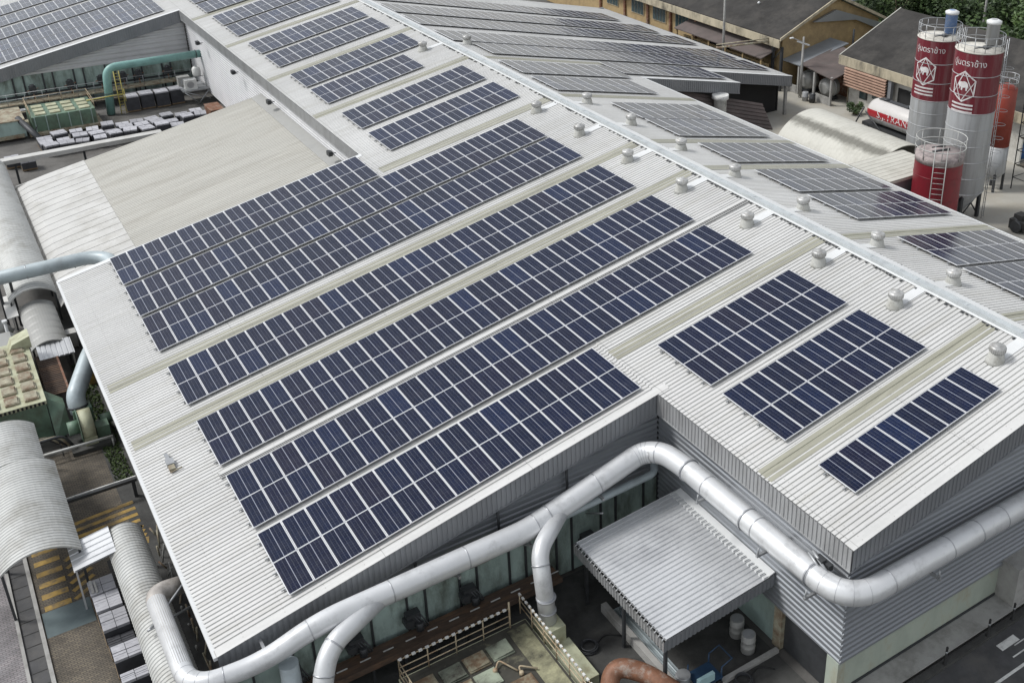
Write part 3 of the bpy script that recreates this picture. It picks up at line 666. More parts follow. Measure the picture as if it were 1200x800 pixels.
W(29.45, 16.99, 16, 2, 'sixteen columns of panels along the white rear roof edge beside the cream low roof')
W(29.45, 21.37, 26, 2, 'long panel row in the middle of the three touching rows on the near slope')
W(29.45, 25.70, 26, 2, 'long panel row at the front of the three touching rows, edging a yellowed skylight strip')
W(29.45, 31.45, 26, 2, 'long panel row standing alone between two yellowed skylight strips')
W(29.45, 36.98, 26, 2, 'long panel row just behind the pale cable tray that climbs the near slope')
W(29.45, 41.79, 26, 2, 'long panel row just in front of the pale cable tray that climbs the near slope')
W(29.45, 46.18, 16, 2, 'sixteen columns of dark blue panels along the front edge above the silver duct')
W(11.48, 48.23, 8, 2, 'eight column panel block on the near slope next to the inner roof corner')
W(11.48, 52.93, 8, 2, 'eight column panel block between the inner roof corner block and the single row of panels')
W(11.48, 58.72, 8, 1, 'single row of eight dark blue panels nearest the front roof corner')
W(11.64, 14.22, 10, 2, 'ten column panel row just behind the skylight strip beside the block of three long rows')
W(11.64, 9.15, 10, 2, 'ten column panel row next up the roof from the one behind the long rows')
far_w = [(-6.45, 8, 'eight column panel row with a turbine vent just above its ridge end'), (-1.62, 10, 'faded ten column panel row touching the small vent beside the upper ridge'),
         (4.95, 10, 'faded ten column panel row above the second floodlight on the eave wall'), (9.8, 10, 'faded ten column panel row behind the one above the second floodlight'),
         (16.8, 10, 'hazy ten column panel row above the farthest floodlight, front one of its pair'), (21.45, 10, 'hazy ten column panel row above the farthest floodlight, rear one of its pair'),
         (27.3, 10, 'pale panel row beside the inner corner of the far wing, front one'), (32.0, 10, 'pale panel row beside the inner corner of the far wing, rear one')]
for yn, n, lab in far_w: array(-1, 11.64, yn, n, 2, lab)
for yn, lab in ((33.25, 'pale glaring panel row on the far wing along its front fascia'), (37.45, 'pale glaring panel row on the far wing, second from its front fascia'), (42.2, 'pale glaring panel row on the far wing, third from its front fascia'),
                (47.35, 'pale glaring panel row on the far wing, fourth from its front fascia'), (52.35, 'pale glaring panel row on the far wing, fifth and last from its front fascia')):
    array(-1, 30.2, yn, 16, 2, lab, rails=False)
E_ = lambda s0, yf, n, lab, **k: array(1, s0, -(yf + PY * 2), n, 2, lab, **k)
E_(3.68, 52.75, 8, 'panel block on the far slope nearest the front, cut short by the frame')
E_(3.68, 48.47, 8, 'panel block on the far slope in front of the skylight strip by the silo legs')
E_(3.62, 41.79, 8, 'panel block on the far slope in front of the red tank')
E_(3.55, 37.27, 8, 'panel block on the far slope beside the flat cream shed roof')
E_(3.55, 31.76, 8, 'panel block on the far slope below the arched cream shed')
E_(3.35, 26.2, 8, 'panel block on the far slope below the white stump column, front one of two')
E_(3.35, 22.0, 8, 'panel block on the far slope below the white stump column, rear one of two')
E_(1.0, 14.85, 9, 'panel row starting at the ridge beside the stepped grey fascia')
E_(1.0, 9.8, 10, 'panel row starting at the ridge, second behind the stepped grey fascia')
E_(11.2, 8.25, 11, 'panel row along the front edge of the lower stepped east roof', rails=False)
E_(1.9, 3.3, 30, 'very long hazy panel row ending at the far roof corner by the street', rails=False)
E_(.6, -1.15, 31, 'very long hazy panel row touching the one that ends at the far roof corner', rails=False)
E_(.5, -7.55, 31, 'very long hazy panel row with a bright line along its upper edge', rails=False)
E_(.5, -12.85, 30, 'very long hazy panel row just above the bright line on the far slope', rails=False)
E_(.5, -18.9, 29, 'very long hazy panel row nearest the yellow brick building', rails=False)

# ---------------------------------------------------------------- roof turbine vents
def make_vent():
    o = thing('turbine_vent', '', 'roof vent', (0, 0, 0), 0, 'turbine vents beside the roof ridge')
    mb = MB(); mb.lathe([(.43, -.12), (.38, .02), (.32, .26), (.29, .34), (.28, .385)], seg=22); mb.build('vent_base', 'vent_base', o)
    mb = MB(); mb.lathe([(.25, .37), (.25, .415), (.32, .42), (.335, .45), (.34, .52), (.34, .61), (.325, .66), (.27, .69), (.14, .70), (.13, .72), (.03, .725)], seg=24)
    for k in range(24):
        a = 2 * math.pi * k / 24; c, s_ = math.cos(a), math.sin(a)
        mb.tube([(.335 * c, .335 * s_, .44), (.347 * c, .347 * s_, .54), (.33 * c, .33 * s_, .66)], .010, 4)
    mb.build('vent_head', 'vent_head', o)
    return o
v0 = make_vent(); first = True
ordn = ['first', 'second', 'third', 'fourth', 'fifth', 'sixth', 'seventh', 'eighth', 'ninth']
for side, xs, ys in ((-1, -2.12, (-2.82, -21.24, -26.77, -32.25, -37.68, -43.35, -48.76, -53.75, -59.31)), (1, 1.5, (-3.41, -21.86, -27.19, -32.71, -37.93, -43.68, -49.05, -53.92))):
    for k, y in enumerate(ys):
        z = (hW(xs) if side < 0 else hE(xs)) + .01
        lab = 'pale turbine vent on the %s slope, %s from the top of the ridge' % ('near' if side < 0 else 'far', ordn[k])
        if first: v = v0; v.location = (xs, y, z); v['label'] = lab; v.rotation_euler = (0, 0, 0); first = False
        else: v = copy_thing(v0, (xs + random.uniform(-.04, .04), y, z), random.uniform(0, 6), lab); v.rotation_euler = (random.uniform(-.035, .035), random.uniform(-.035, .035), random.uniform(0, 6))
        v['_side'] = side
        # white flashing sheet from the vent up to the ridge
        w = .27
        mb = MB()
        xa, xb = (xs + .1, -.5) if side < 0 else (.5, xs - .1)
        f = hW if side < 0 else hE
        mb.prism([(xa, y - w, f(xa) + .014), (xb, y - w, f(xb) + .014), (xb, y - w, f(xb) + .028), (xa, y - w, f(xa) + .028)], (0, 2 * w, 0))
        wsub(mb, 'vent_flashing', 'cap_white', rf_w if side < 0 else rf_e)
        del v['_side']
# small box left on the roof sheets
t = wthing('junction_box', 'small grey and rusty junction box alone on the open roof near the eave', 'box', (-30.42, -39.0, hW(-30.42)))
mb = MB(); z = hW(-30.42); mb.box(-30.62, -30.3, -39.2, -38.75, z + .05, z + .22); mb.box(-30.55, -30.4, -38.72, -38.2, z + .04, z + .14); mb.build('housing', 'steel', t)
mb = MB(); mb.box(-30.6, -30.35, -39.55, -39.22, z + .03, z + .18); mb.tube([(-30.6, -39.6, z + .05), (-30.1, -39.6, z + .15)], .03, 6); mb.build('bracket', 'rust_plate', t)

# ---------------------------------------------------------------- floodlights on the eave walls
def make_flood():
    o = thing('floodlight', '', 'floodlight', (0, 0, 0), 0, 'floodlights under the eave fascia')
    mb = MB(); mb.box(-.5, -.24, -.26, .26, -.10, .22); mb.box(-.24, -.17, -.2, .2, -.06, .18); mb.build('lamp_housing', 'steel_dark', o)
    mb = MB(); mb.box(-.2, .1, -.04, .04, -.02, .05); mb.box(-.1, -.05, -.22, .22, -.12, -.06); mb.build('arm', 'steel', o)
    return o
f0 = make_flood()
for k, (y, z) in enumerate(((24.0, 6.2), (12.05, 6.3), (2.0, 6.35), (-11.8, 6.35))):
    lab = ('small black floodlight on the grey eave wall farthest from the white roof', 'small black floodlight on the grey eave wall, second from the far inner corner',
           'small black floodlight above the top corner of the cream low roof', 'small black floodlight at the corner where cream low roof meets white roof')[k]
    if k == 0: f = f0; f.location = (-13.05, y, z); f['label'] = lab
    else: f = copy_thing(f0, (-13.05, y, z), 0, lab)
t = wthing('wall_lamp', 'silver and rust wall lamp cluster under the fascia at the front roof corner', 'lamp', (-13.05, -61.2, 6.5))
mb = MB(); mb.box(-13.3, -13.08, -61.7, -61.0, 6.38, 6.62); mb.box(-13.42, -13.2, -61.45, -61.15, 6.5, 6.72); mb.build('lamp_housing', 'steel_dark', t)
mb = MB(); mb.tube([(-13.4, -61.75, 6.45), (-13.35, -60.9, 6.8)], .06, 8); mb.tube([(-13.5, -61.6, 6.4), (-13.45, -60.8, 6.7)], .05, 8); mb.build('arm', 'steel', t)

# ---------------------------------------------------------------- the big silver duct
duct = wthing('exhaust_duct', 'large silver clad exhaust duct wrapped around the factory walls with three branches', 'duct', (-20, -51.7, 0))
RD = .45
def rad(p): return .45 if p.x > -20.3 else (.345 if p.x < -31 else .345 + (.055 + .05 * (p.x + 31) / 10.7) * min(1, (p.x + 31) / 3.5))
main = fillet([(-31.6, -45.6, 3.15), (-32.75, -45.7, 3.35), (-32.75, -51.5, 3.6), (-30.4, -51.75, 3.7), (-28.4, -51.75, 4.3), (-20.0, -51.7, 4.4), (-18.9, -51.6, 4.55), (-14.3, -51.55, 5.75), (-13.75, -52.3, 5.95), (-13.6, -53.5, 5.98), (-13.55, -63.0, 6.1), (14, -63.0, 6.0)], [.9, 1.1, .8, .9, .5, .5, .8, .7, .8, 1.5], 9)
k1 = next(i for i, p in enumerate(main) if p.y < -47.2)
mb = MB(); mb.tube(main[:12], [rad(p) for p in main[:12]], 28); mb.build('duct_elbow', 'duct_dirty', duct)
mb = MB(); mb.tube(main[10:], [rad(p) * 1.003 for p in main[10:]], 30); mb.build('duct_run', 'duct', duct)
# seam bands, flanges and brackets: each a part of its own
def flange(mb, p, t, r): t = Vector(t).normalized(); p = Vector(p); mb.tube([p - t * .03, p + t * .03], r, 30)
acc = 1.6
for a, b in zip(main[12:-1], main[13:]):
    L = (b - a).length
    while acc < L:
        t_ = (b - a).normalized(); q = a + t_ * acc
        mb = MB(); mb.tube([q - t_ * .02, q + t_ * .02], rad(q) + .011, 30); mb.build('seam_band', 'duct_band', duct); acc += 3.05
    acc -= L
for k in range(12, len(main) - 1):
    a, b = main[k] - main[k - 1], main[k + 1] - main[k]
    if a.length < .6 and b.length < .6 and a.angle(b) > .075 and k % 2 == 0:
        t_ = (a + b).normalized(); mb = MB(); mb.tube([main[k] - t_ * .008, main[k] + t_ * .008], rad(main[k]) + .006, 28); mb.build('gore_seam', 'duct_band', duct)
for p, t_, r_ in (((-13.6, -53.9, 5.99), (0, 1, 0), .50), ((-13.59, -57.6, 6.03), (0, 1, 0), .48), ((-13.57, -61.2, 6.07), (0, 1, 0), .48), ((-18.85, -51.6, 4.57), (1, 0, .26), .48), ((-7.0, -63.0, 6.06), (1, 0, 0), .47)):
    mb = MB(); flange(mb, p, t_, r_); mb.build('flange', 'duct_band', duct)
for x in (-30.2, -26.5, -23.0, -19.9, -16.5):
    mb = MB(); mb.box(x - .05, x + .05, -52.0, -50.5, 3.75 if x < -18 else 4.5, 3.87 if x < -18 else 4.62); mb.tube([(x, -50.6, 2.9), (x, -51.9, 3.8)], .04, 6); mb.build('bracket', 'steel', duct)
for y in (-55.2, -58.9, -61.5):
    mb = MB(); mb.box(-14.2, -12.7, y - .05, y + .05, 5.44, 5.54); mb.tube([(-14.15, y, 5.5), (-14.1, y, 5.85)], .035, 6); mb.build('bracket', 'steel', duct)
for x in (-9.5, -4.0, 2.0):
    mb = MB(); mb.box(x - .05, x + .05, -63.6, -62.15, 5.44, 5.54); mb.tube([(x, -63.55, 5.5), (x, -63.5, 5.85)], .035, 6); mb.build('bracket', 'steel', duct)
mb = MB(); mb.tube([(-31.5, -46.3, 2.6), (-33.3, -46.9, 2.75)], .05, 6); mb.tube([(-31.5, -45.9, 3.6), (-33.2, -46.87, 2.77)], .05, 6); mb.build('bracket', 'steel', duct)
mb = MB(); mb.tube([(-31.3, -50.9, 2.6), (-32.6, -51.6, 2.75)], .05, 6); mb.build('bracket', 'steel', duct)
br1 = fillet([(-18.3, -51.65, 4.6), (-20.0, -52.8, 4.2), (-20.2, -53.4, 3.3), (-20.1, -53.5, 1.25)], [.6, .6], 8)
mb = MB(); mb.tube(br1, .345, 24); mb.build('branch_duct', 'duct', duct)
for p, t_, r_ in (((-20.14, -53.48, 2.45), (0, 0, 1), .40), ((-20.11, -53.5, 1.8), (0, 0, 1), .36), (br1[9], br1[10] - br1[8], .365)):
    mb = MB(); flange(mb, p, t_, r_); mb.build('flange', 'duct_band', duct)
br2 = fillet([(-26.0, -51.75, 4.3), (-28.3, -52.6, 3.9), (-28.9, -53.2, 3.0), (-28.9, -53.4, .4)], [.8, .9], 8)
mb = MB(); mb.tube(br2, .36, 24); mb.build('branch_duct', 'duct', duct)
for k in (4, 12):
    mb = MB(); flange(mb, br2[k], br2[k + 1] - br2[k - 1], .375); mb.build('flange', 'duct_band', duct)
br3 = fillet([(-20.3, -51.2, 4.1), (-21.3, -51.5, 3.9), (-22.3, -51.3, 3.7)], .5, 6)
mb = MB(); mb.tube(br3, .27, 20); mb.build('branch_duct', 'duct_dirty', duct)
mb = MB(); mb.tube([(-29.6, -51.9, 3.3), (-29.6, -51.9, .2)], .34, 20); mb.build('branch_duct', 'duct_blue', duct)
mb = MB(); mb.tube(fillet([(-27.4, -51.2, 3.4), (-13.4, -51.2, 4.05), (-13.0, -50.6, 4.1)], .3), .17, 12)
tag(mb.build('service_pipe', 'duct_blue'), 'thin grey service pipe along the green wall under the silver duct', 'pipe')

# ---------------------------------------------------------------- lean-to canopy in the courtyard corner
can = wthing('lean_to_canopy', 'shiny ribbed metal lean-to canopy with grey side skirts in the courtyard corner', 'canopy', (-15.3, -55.3, 0))
mb = MB(); sl = Vector((5.2, 0, .42)).normalized()
mb.corr((-17.9, -58.4, 3.10), sl, (0, 1, 0), (-sl.z, 0, sl.x), 5.2, 6.3, pitch=.235, depth=.055, valley=.25, slope=.12)
mb.face([(-17.9, -58.4, 3.0), (-12.72, -58.4, 3.42), (-12.72, -52.1, 3.42), (-17.9, -52.1, 3.0)])
mb.build('roof_sheet', 'canopy', can)
mb = MB(); mb.corr((-18.02, -58.42, 3.06), (0, 0, -1), (0, 1, 0), (-1, 0, 0), .52, 6.34, pitch=.2, depth=.03, valley=.35)
for k in range(27):
    y = -58.4 + k * .2345; mb.tube(fillet([(-17.92, y + .08, 3.10), (-18.03, y + .08, 3.08), (-18.035, y + .08, 2.98)], .07, 4), .03, 6)
mb.build('side_skirt', 'fascia_lit', can)
mb = MB(); mb.corr((-18.02, -58.44, 3.06), (0, 0, -1), (5.3, 0, .42), (0, -1, 0), .52, 5.32, pitch=.2, depth=.03, valley=.35)
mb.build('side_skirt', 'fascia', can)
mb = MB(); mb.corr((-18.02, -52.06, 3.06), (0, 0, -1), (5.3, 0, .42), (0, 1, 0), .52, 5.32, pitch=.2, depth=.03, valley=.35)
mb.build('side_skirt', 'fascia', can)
mb = MB(); mb.prism([(-13.0, -58.4, 3.50), (-12.72, -58.4, 3.56), (-12.72, -58.4, 3.62), (-13.0, -58.4, 3.55)], (0, 6.2, 0)); 
for k in range(27): mb.box(-13.25, -13.0, -58.36 + k * .2345, -58.36 + k * .2345 + .11, 3.475, 3.525)
mb.build('flashing', 'cap_white', can)
for x, y in ((-17.7, -58.1), (-17.7, -55.3), (-17.7, -52.5)):
    mb = MB(); mb.box(x - .06, x + .06, y - .06, y + .06, 0, 3.0); mb.build('post', 'steel_dark', can)

# ---------------------------------------------------------------- courtyard: walkway, furnace platform, dome pipe, cart, drums
mb = MB(); mb.box(-31, -18.3, -51.5, -50.66, .9, 1.0); mb.box(-31, -18.3, -51.56, -51.5, .8, 1.06)
for k in range(14): mb.box(-30.6 + k * .92, -30.6 + k * .92 + .42, -51.12, -51.06, 1.004, 1.01, 1)
for k in range(10): mb.box(-30.5 + k * 1.3, -30.42 + k * 1.3, -51.5, -51.42, 0, .9, 2)
tag(mb.build('walkway', ['walk_brown', 'white_paint', 'steel_dark']), 'dark brown plank walkway with white dashes below the green wall', 'walkway')
for k, x in enumerate((-29.3, -26.9, -24.6, -22.2, -16.6)):
    t = wthing('burner_unit', 'dark burner unit on the green wall above the brown walkway, %s from the left' % ordn[k], 'burner', (x, -50.9, 1.0), 'burner units along the green wall')
    mb = MB(); mb.box(x - .28, x + .28, -50.95, -50.62, 1.35, 2.0); mb.box(x - .4, x - .1, -51.1, -50.7, 1.6, 1.85); mb.lathe([(.16, 0), (.16, .4)], (x + .18, -51.02, 1.2), 12); mb.build('body', 'steel_dark', t)
    mb = MB()
    for q in range(3): mb.tube(fillet([(x + q * .12, -50.9, 1.9), (x + .35 + q * .1, -51.1, 1.3), (x + .45, -50.8, 1.02)], .25, 5), .035, 6)
    mb.build('hose', 'steel_dark', t)
plat = wthing('furnace_platform', 'oily furnace top platform with stained cover plates and tan railings', 'platform', (-23.3, -55.5, 0))
mb = MB(); mb.box(-26, -20.7, -60, -52.7, 0, 1.0); mb.build('deck', 'plat_dark', plat)
mb = MB(); mb.box(-26.03, -20.67, -60, -52.65, .85, .98); mb.build('deck_edge', 'mach_pale', plat)
mb = MB(); mb.box(-21.62, -20.8, -60, -52.9, 1.004, 1.02); mb.build('side_path', 'path_oily', plat)
for i in range(4):
    for j in range(6):
        x = -25.75 + i * 1.02 + random.uniform(-.04, .04); y = -54.0 - j * 1.0 + random.uniform(-.04, .04)
        if (i, j) in ((3, 1), (0, 3)): continue
        mb = MB(); dz = random.uniform(-.01, .05); mb.box(x, x + .88, y, y + .8, 1.0, 1.06)
        mb.prism([(x + .05, y + .05, 1.06), (x + .83, y + .05, 1.06 + dz), (x + .83, y + .75, 1.06 + dz), (x + .05, y + .75, 1.06)], (0, 0, .03)); mb.build('cover_plate', random.choice(('cover_plate', 'cover_plate', 'plate_rusty', 'plate_cream')), plat)
for k in range(9):
    x = random.uniform(-25.5, -21.6); y = random.uniform(-58, -53.2); mb = MB()
    mb.tube(fillet([(x, y, 1.05), (x + random.uniform(-.3, .3), y + .3, 1.2), (x + random.uniform(.3, 1.0), y + random.uniform(-.5, .5), 1.1)], .15, 4), .035, 6); mb.lathe([(.09, 0), (.09, .16), (.04, .18)], (x, y, 1.0), 10); mb.build('valve', random.choice(('steel_dark', 'rail_tan', 'rust')), plat)
mb = MB()
railing(mb, [(-26, -60, 1), (-26, -52.75, 1), (-21.4, -52.75, 1)], 1.0, 1.1, (1, .62, .3))
mb.tube([(-21.4, -52.75, 1.0), (-21.4, -52.75, 2.3)], .04, 6)
for k in range(17): mb.box(-26 + k * .27, -26 + k * .27 + .14, -52.79, -52.71, 1.97, 2.04, 1)
mb.build('railing', ['rail_tan', 'white_paint'], plat)
mb = MB(); railing(mb, [(-20.7, -52.3, 1), (-20.7, -60, 1)], 1.0, 1.0, (1, .7, .4))
for k in range(28): mb.box(-20.74, -20.66, -52.4 - k * .27, -52.4 - k * .27 + .14, 1.97, 2.04, 1)
mb.build('railing', ['rail_tan', 'white_paint'], plat)
mb = MB(); mb.box(-20.5, -19.65, -54.1, -53.0, 0, 1.25); mb.box(-20.45, -19.5, -56.3, -54.05, 0, .5)
tag(mb.build('plinth_box', 'mach_pale'), 'pale green plinth box under the vertical silver duct', 'plinth')
t = wthing('dome_pipe', 'rusty red brown bent pipe wrapped in foil beside the platform railing', 'pipe', (-18.8, -58, 0))
mb = MB(); mb.tube(fillet([(-20.2, -57.9, .3), (-19.3, -56.9, 1.35), (-18.4, -57.7, 1.2), (-17.75, -59.2, .95)], [.6, .6], 8), .36, 24); mb.build('pipe_body', 'rust', t)
mb = MB(); mb.tube([(-20.35, -58.05, .15), (-19.95, -57.6, .65)], .41, 20); mb.build('foil_sleeve', 'duct_dirty', t)
mb = MB(); mb.box(-17.45, -17.2, -60, -53.2, 0, .42); tag(mb.build('low_wall', 'concrete'), 'low concrete curb wall running under the lean-to canopy edge', 'wall')
mb = MB(); mb.box(-17.1, -16.6, -60, -53.4, 0, .03)
mb.tube([(-17.0, -60, .12), (-17.0, -53.6, .12)], .05, 6); mb.tube([(-16.8, -60, .12), (-16.8, -53.6, .12)], .05, 6)
tag(mb.build('floor_pipes', 'duct_blue'), 'pair of blue grey pipes on the floor behind the low curb wall', 'pipes')
t = wthing('hand_cart', 'small blue framed hand cart with pale cyan panel under the canopy corner', 'cart', (-16.2, -58.6, 0))
mb = MB()
for x in (-16.7, -15.7):
    for y in (-59.0, -58.2): mb.tube([(x, y, .15), (x, y, .95)], .035, 6)
mb.box(-16.75, -15.65, -59.05, -58.15, .42, .48); mb.tube([(-15.7, -59, .95), (-15.2, -59, 1.1), (-15.2, -58.2, 1.1), (-15.7, -58.2, .95)], .03, 6); mb.build('frame', 'steel_blue', t)
mb = MB(); mb.box(-16.85, -16.1, -59.1, -58.95, .62, .98); mb.build('side_panel', 'cyan_panel', t)
for x in (-16.6, -15.8):
    mb = MB(); mb.tube([(x, -59.05, .15), (x, -58.95, .15)], .15, 12); mb.build('wheel', 'rubber', t)
mb = MB(); mb.lathe([(.28, 0), (.3, .04), (.3, .7), (.28, .74)], (-17.0, -58.3, 0), 16); tag(mb.build('drum', 'steel'), 'grey steel drum standing beside the blue hand cart', 'drum')
def drum(loc, label, m):
    o = thing('drum', label, 'drum', loc, 0, 'pale drums under the canopy')
    mb = MB(); mb.lathe([(.27, 0), (.29, .03), (.29, .28), (.305, .3), (.29, .32), (.29, .58), (.305, .6), (.29, .62), (.29, .86), (.27, .88)], seg=20); mb.build('drum_body', m, o)
    mb = MB(); mb.lathe([(.24, .84), (.24, .885)], seg=18); mb.build('lid', 'silo_grey', o)
drum((-13.75, -58.25, 0), 'pale grey drum by the rusty post, nearer of the two', 'vault_dark')
drum((-13.6, -57.35, 0), 'pale grey drum under the canopy, farther back of the two', 'vault_dark')
mb = MB(); mb.box(-16.4, -12.8, -59.05, -58.85, 0, .16); struct(mb.build('kerb', 'concrete'))
for k, (x, y, l) in enumerate(((-18.9, -54.6, 'coil of dark hose on the courtyard floor beside the plinth box'), (-14.9, -59.4, 'coil of dark hose on the courtyard floor before the low kerb'))):
    t = thing('hose_coil', l, 'hose', (x, y, 0)); mb = MB()
    for q in range(4): mb.ring((random.uniform(-.03, .03), random.uniform(-.03, .03), .05 + q * .05), .36 - q * .02, .03, 22, 5)
    mb.build('coil', 'steel_dark', t); mb = MB(); mb.tube(fillet([(.3, 0, .05), (.9, .3, .04), (1.4, -.2, .04)], .3, 5), .03, 6); mb.build('hose_end', 'rubber', t)
for k, (x, y, l) in enumerate(((-15.6, -53.4, 'rusty scrap bin in the dark under the canopy'),)):
    t = thing('scrap_bin', l, 'bin', (x, y, 0), .2); mb = MB(); mb.box(-.35, .35, -.28, .28, .05, .1); mb.box(-.35, -.31, -.28, .28, .1, .6); mb.box(.31, .35, -.28, .28, .1, .6); mb.box(-.31, .31, -.28, -.24, .1, .6); mb.box(-.31, .31, .24, .28, .1, .6); mb.build('bin_body', 'rust', t)
    mb = MB()
    for q in range(7): mb.tube([(random.uniform(-.25, .25), random.uniform(-.2, .2), .15), (random.uniform(-.3, .3), random.uniform(-.25, .25), random.uniform(.55, .9))], .03, 5)
    o = mb.build('scrap', 'steel_dark', t); o['kind'] = 'stuff'
# bollards along the front kerb
b0 = None
for k, (x, y) in enumerate(((-7.9, -63.25), (-5.35, -63.25), (-3.8, -63.25))):
    lab = ('black bollard on the road kerb, the leftmost', 'black bollard on the road kerb beside the white road blocks', 'black bollard on the road kerb below the projecting concrete wall')[k]
    if b0 is None:
        b0 = thing('bollard', lab, 'bollard', (x, y, .14), 0, 'bollards along the kerb')
        mb = MB(); mb.lathe([(.09, 0), (.09, .03), (.05, .05), (.045, .8), (.055, .83), (.03, .88)], seg=12); mb.build('post', 'rubber', b0)
        mb = MB(); mb.lathe([(.052, .55), (.052, .65)], seg=12); mb.build('band', 'steel', b0)
    else: copy_thing(b0, (x, y, .14), 0, lab)

# ---------------------------------------------------------------- cream low roof between the wings
low = wthing('low_shed', 'low shed with weathered cream roof lying between the two white wings', 'shed', (-22, -5, 0))
def hL(x): return 8.35 + TB * x
mb = MB(); mb.corr((-26.8, -16.9, hL(-26.8)), (CB, 0, SB), (0, 1, 0), (-SB, 0, CB), 14.0 / CB, 23.5, pitch=.26, depth=.022, valley=.14); mb.face([(-26.8, -16.9, hL(-26.8) - .1), (-12.8, -16.9, hL(-12.8) - .1), (-12.8, 6.6, hL(-12.8) - .1), (-26.8, 6.6, hL(-26.8) - .1)])
lr = mb.build('roof', 'low_roof', low)
mb = MB()
pr_ = [(-26.7, .02), (-29.5, .03), (-30.8, -.02), (-31.5, -.16), (-31.75, -.45)]
for (xa, da), (xb, db) in zip(pr_[:-1], pr_[1:]):
    n = 20
    for k in range(n):
        ya = -14.9 + k * 21.6 / n; yb = ya + 21.6 / n - .05
        mb.face([(xa, ya, hL(xa) + da), (xb, ya, hL(xb) + db), (xb, yb, hL(xb) + db), (xa, yb, hL(xa) + da)])
        mb.face([(xa, yb, hL(xa) + da), (xb, yb, hL(xb) + db), (xb, yb + .05, hL(xb) + db - .02), (xa, yb + .05, hL(xa) + da - .02)])
mb.build('end_sheets', 'low_white', low)
mb = MB(); mb.prism([(-31.7, 6.55, hL(-31.7) - .45), (-12.8, 6.55, hL(-12.8) - .45), (-12.8, 6.55, hL(-12.8) - .02), (-31.7, 6.55, hL(-31.7) - .02)], (0, .08, 0)); mb.build('barge_board', 'low_white', low)
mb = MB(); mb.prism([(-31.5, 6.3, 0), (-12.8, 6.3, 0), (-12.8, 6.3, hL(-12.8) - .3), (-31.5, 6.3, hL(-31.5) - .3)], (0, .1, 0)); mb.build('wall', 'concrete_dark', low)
mb = MB(); mb.prism([(-13.6, -16.8, hL(-13.6) + .02), (-12.75, -16.8, hL(-12.75) + .02), (-12.75, -16.8, hL(-12.75) + .12), (-13.6, -16.8, hL(-13.6) + .04)], (0, 23.3, 0)); mb.build('gutter', 'vault_dark', low)
# ---------------------------------------------------------------- left side: arched canopies, blue pipe, furnace, fan
def vault_thing(label, x0, x1, y0, y1, h, rise, m, base=None, legs=True, pitch=.2):
    t = wthing('arched_canopy', label, 'canopy', ((x0 + x1) / 2, (y0 + y1) / 2, 0), 'arched sheet canopies beside the hall')
    mb = MB(); mb.vault(x0, x1, y0, y1, h, rise, pitch); mb.build('roof_sheet', m, t)
    n = max(1, int(abs(y1 - y0) / 3.5))
    for k in range(n + 1):
        for x in (x0 + .1, x1 - .1):
            y = min(y0, y1) + .25 + k * (abs(y1 - y0) - .5) / n
            mb = MB(); mb.box(x - .05, x + .05, y - .05, y + .05, 0, h + .02); mb.build('post', 'steel_dark', t)
    return t
vault_thing('long grey arched canopy beside the cream low roof, passing under the blue pipe', -34.3, -31.72, -14.1, 12, 2.0, .62, 'vault', pitch=.32)
vault_thing('short dusty arched canopy just in front of the blue pipe', -33.95, -32.05, -19.6, -13.9, 1.3, .42, 'vault_dark', pitch=.9)
vault_thing('wide bright arched canopy over the yellow striped crossing', -37.5, -34.5, -40.4, -33.3, 2.55, .62, 'vault')
vault_thing('bright arched canopy behind the wide one, touching the green furnace', -37.5, -34.85, -33.35, -29.6, 2.62, .56, 'vault')
vault_thing('narrow arched canopy along the hall wall below the white duct bend', -33.65, -32.15, -58, -39.6, 2.0, .52, 'vault', pitch=.19)
mb = MB(); mb.corr((-35.0, -41.1, 2.1), (1.6, 0, .25), (0, 1, .12), (-.15, 0, 1), 1.65, 1.6, pitch=.3, depth=.04); mb.face([(-35, -41.1, 2.03), (-33.4, -41.1, 2.28), (-33.4, -39.5, 2.45), (-35, -39.5, 2.2)])
mb.box(-34.95, -34.88, -41.05, -40.98, 0, 2.05); tag(mb.build('link_sheet', 'canopy'), 'small ribbed metal sheet joining the wide and narrow arched canopies', 'canopy')
mb = MB(); mb.corr((-33.7, -20.9, 1.28), (0, 1, .18), (1, 0, 0), (0, -.18, 1), 1.5, 1.75, pitch=.25, depth=.04); mb.face([(-33.7, -20.9, 1.2), (-31.95, -20.9, 1.2), (-31.95, -19.4, 1.46), (-33.7, -19.4, 1.46)])
for x in (-33.6, -32.05): mb.box(x - .04, x + .04, -20.8, -20.72, 0, 1.25)
tag(mb.build('end_sheet', 'canopy'), 'grey ribbed end sheet in front of the short dusty canopy', 'canopy')
mb = MB(); mb.prism([(-34.6, -14.6, 1.2), (-34.0, -14.9, 1.4), (-34.0, -13.0, 2.0), (-34.6, -12.7, 1.8)], (0, 0, .05)); mb.box(-34.35, -34.28, -13.9, -13.83, 0, 1.6)
tag(mb.build('slanted_sheet', 'low_white'), 'small white slanted sheet under the blue pipe', 'canopy')
t = wthing('blue_pipe', 'fat pale blue pipe crossing above the arched canopy into the white roof wing', 'pipe', (-33, -13.2, 0))
mb = MB(); mb.tube(fillet([(-44, -13.1, 3.25), (-29.6, -13.3, 3.4), (-28.6, -14.0, 3.4), (-28.3, -16.9, 3.4)], [.5, .6], 6), .42, 26); mb.build('pipe_body', 'duct_blue', t)
mb = MB()
for x in (-36, -33.0, -30.4): mb.tube([(x - .03, -13.22, 3.35), (x + .03, -13.22, 3.35)], .45, 26)
mb.build('seam_band', 'steel', t)
for x in (-33.95, -34.6):
    mb = MB(); mb.box(x - .08, x + .08, -13.35, -13.2, 0, 3.0); mb.build('post', 'steel_dark', t)
fu = wthing('green_furnace', 'green furnace with rust stained cream plates on its top beside the blower', 'furnace', (-36, -23.2, 0))
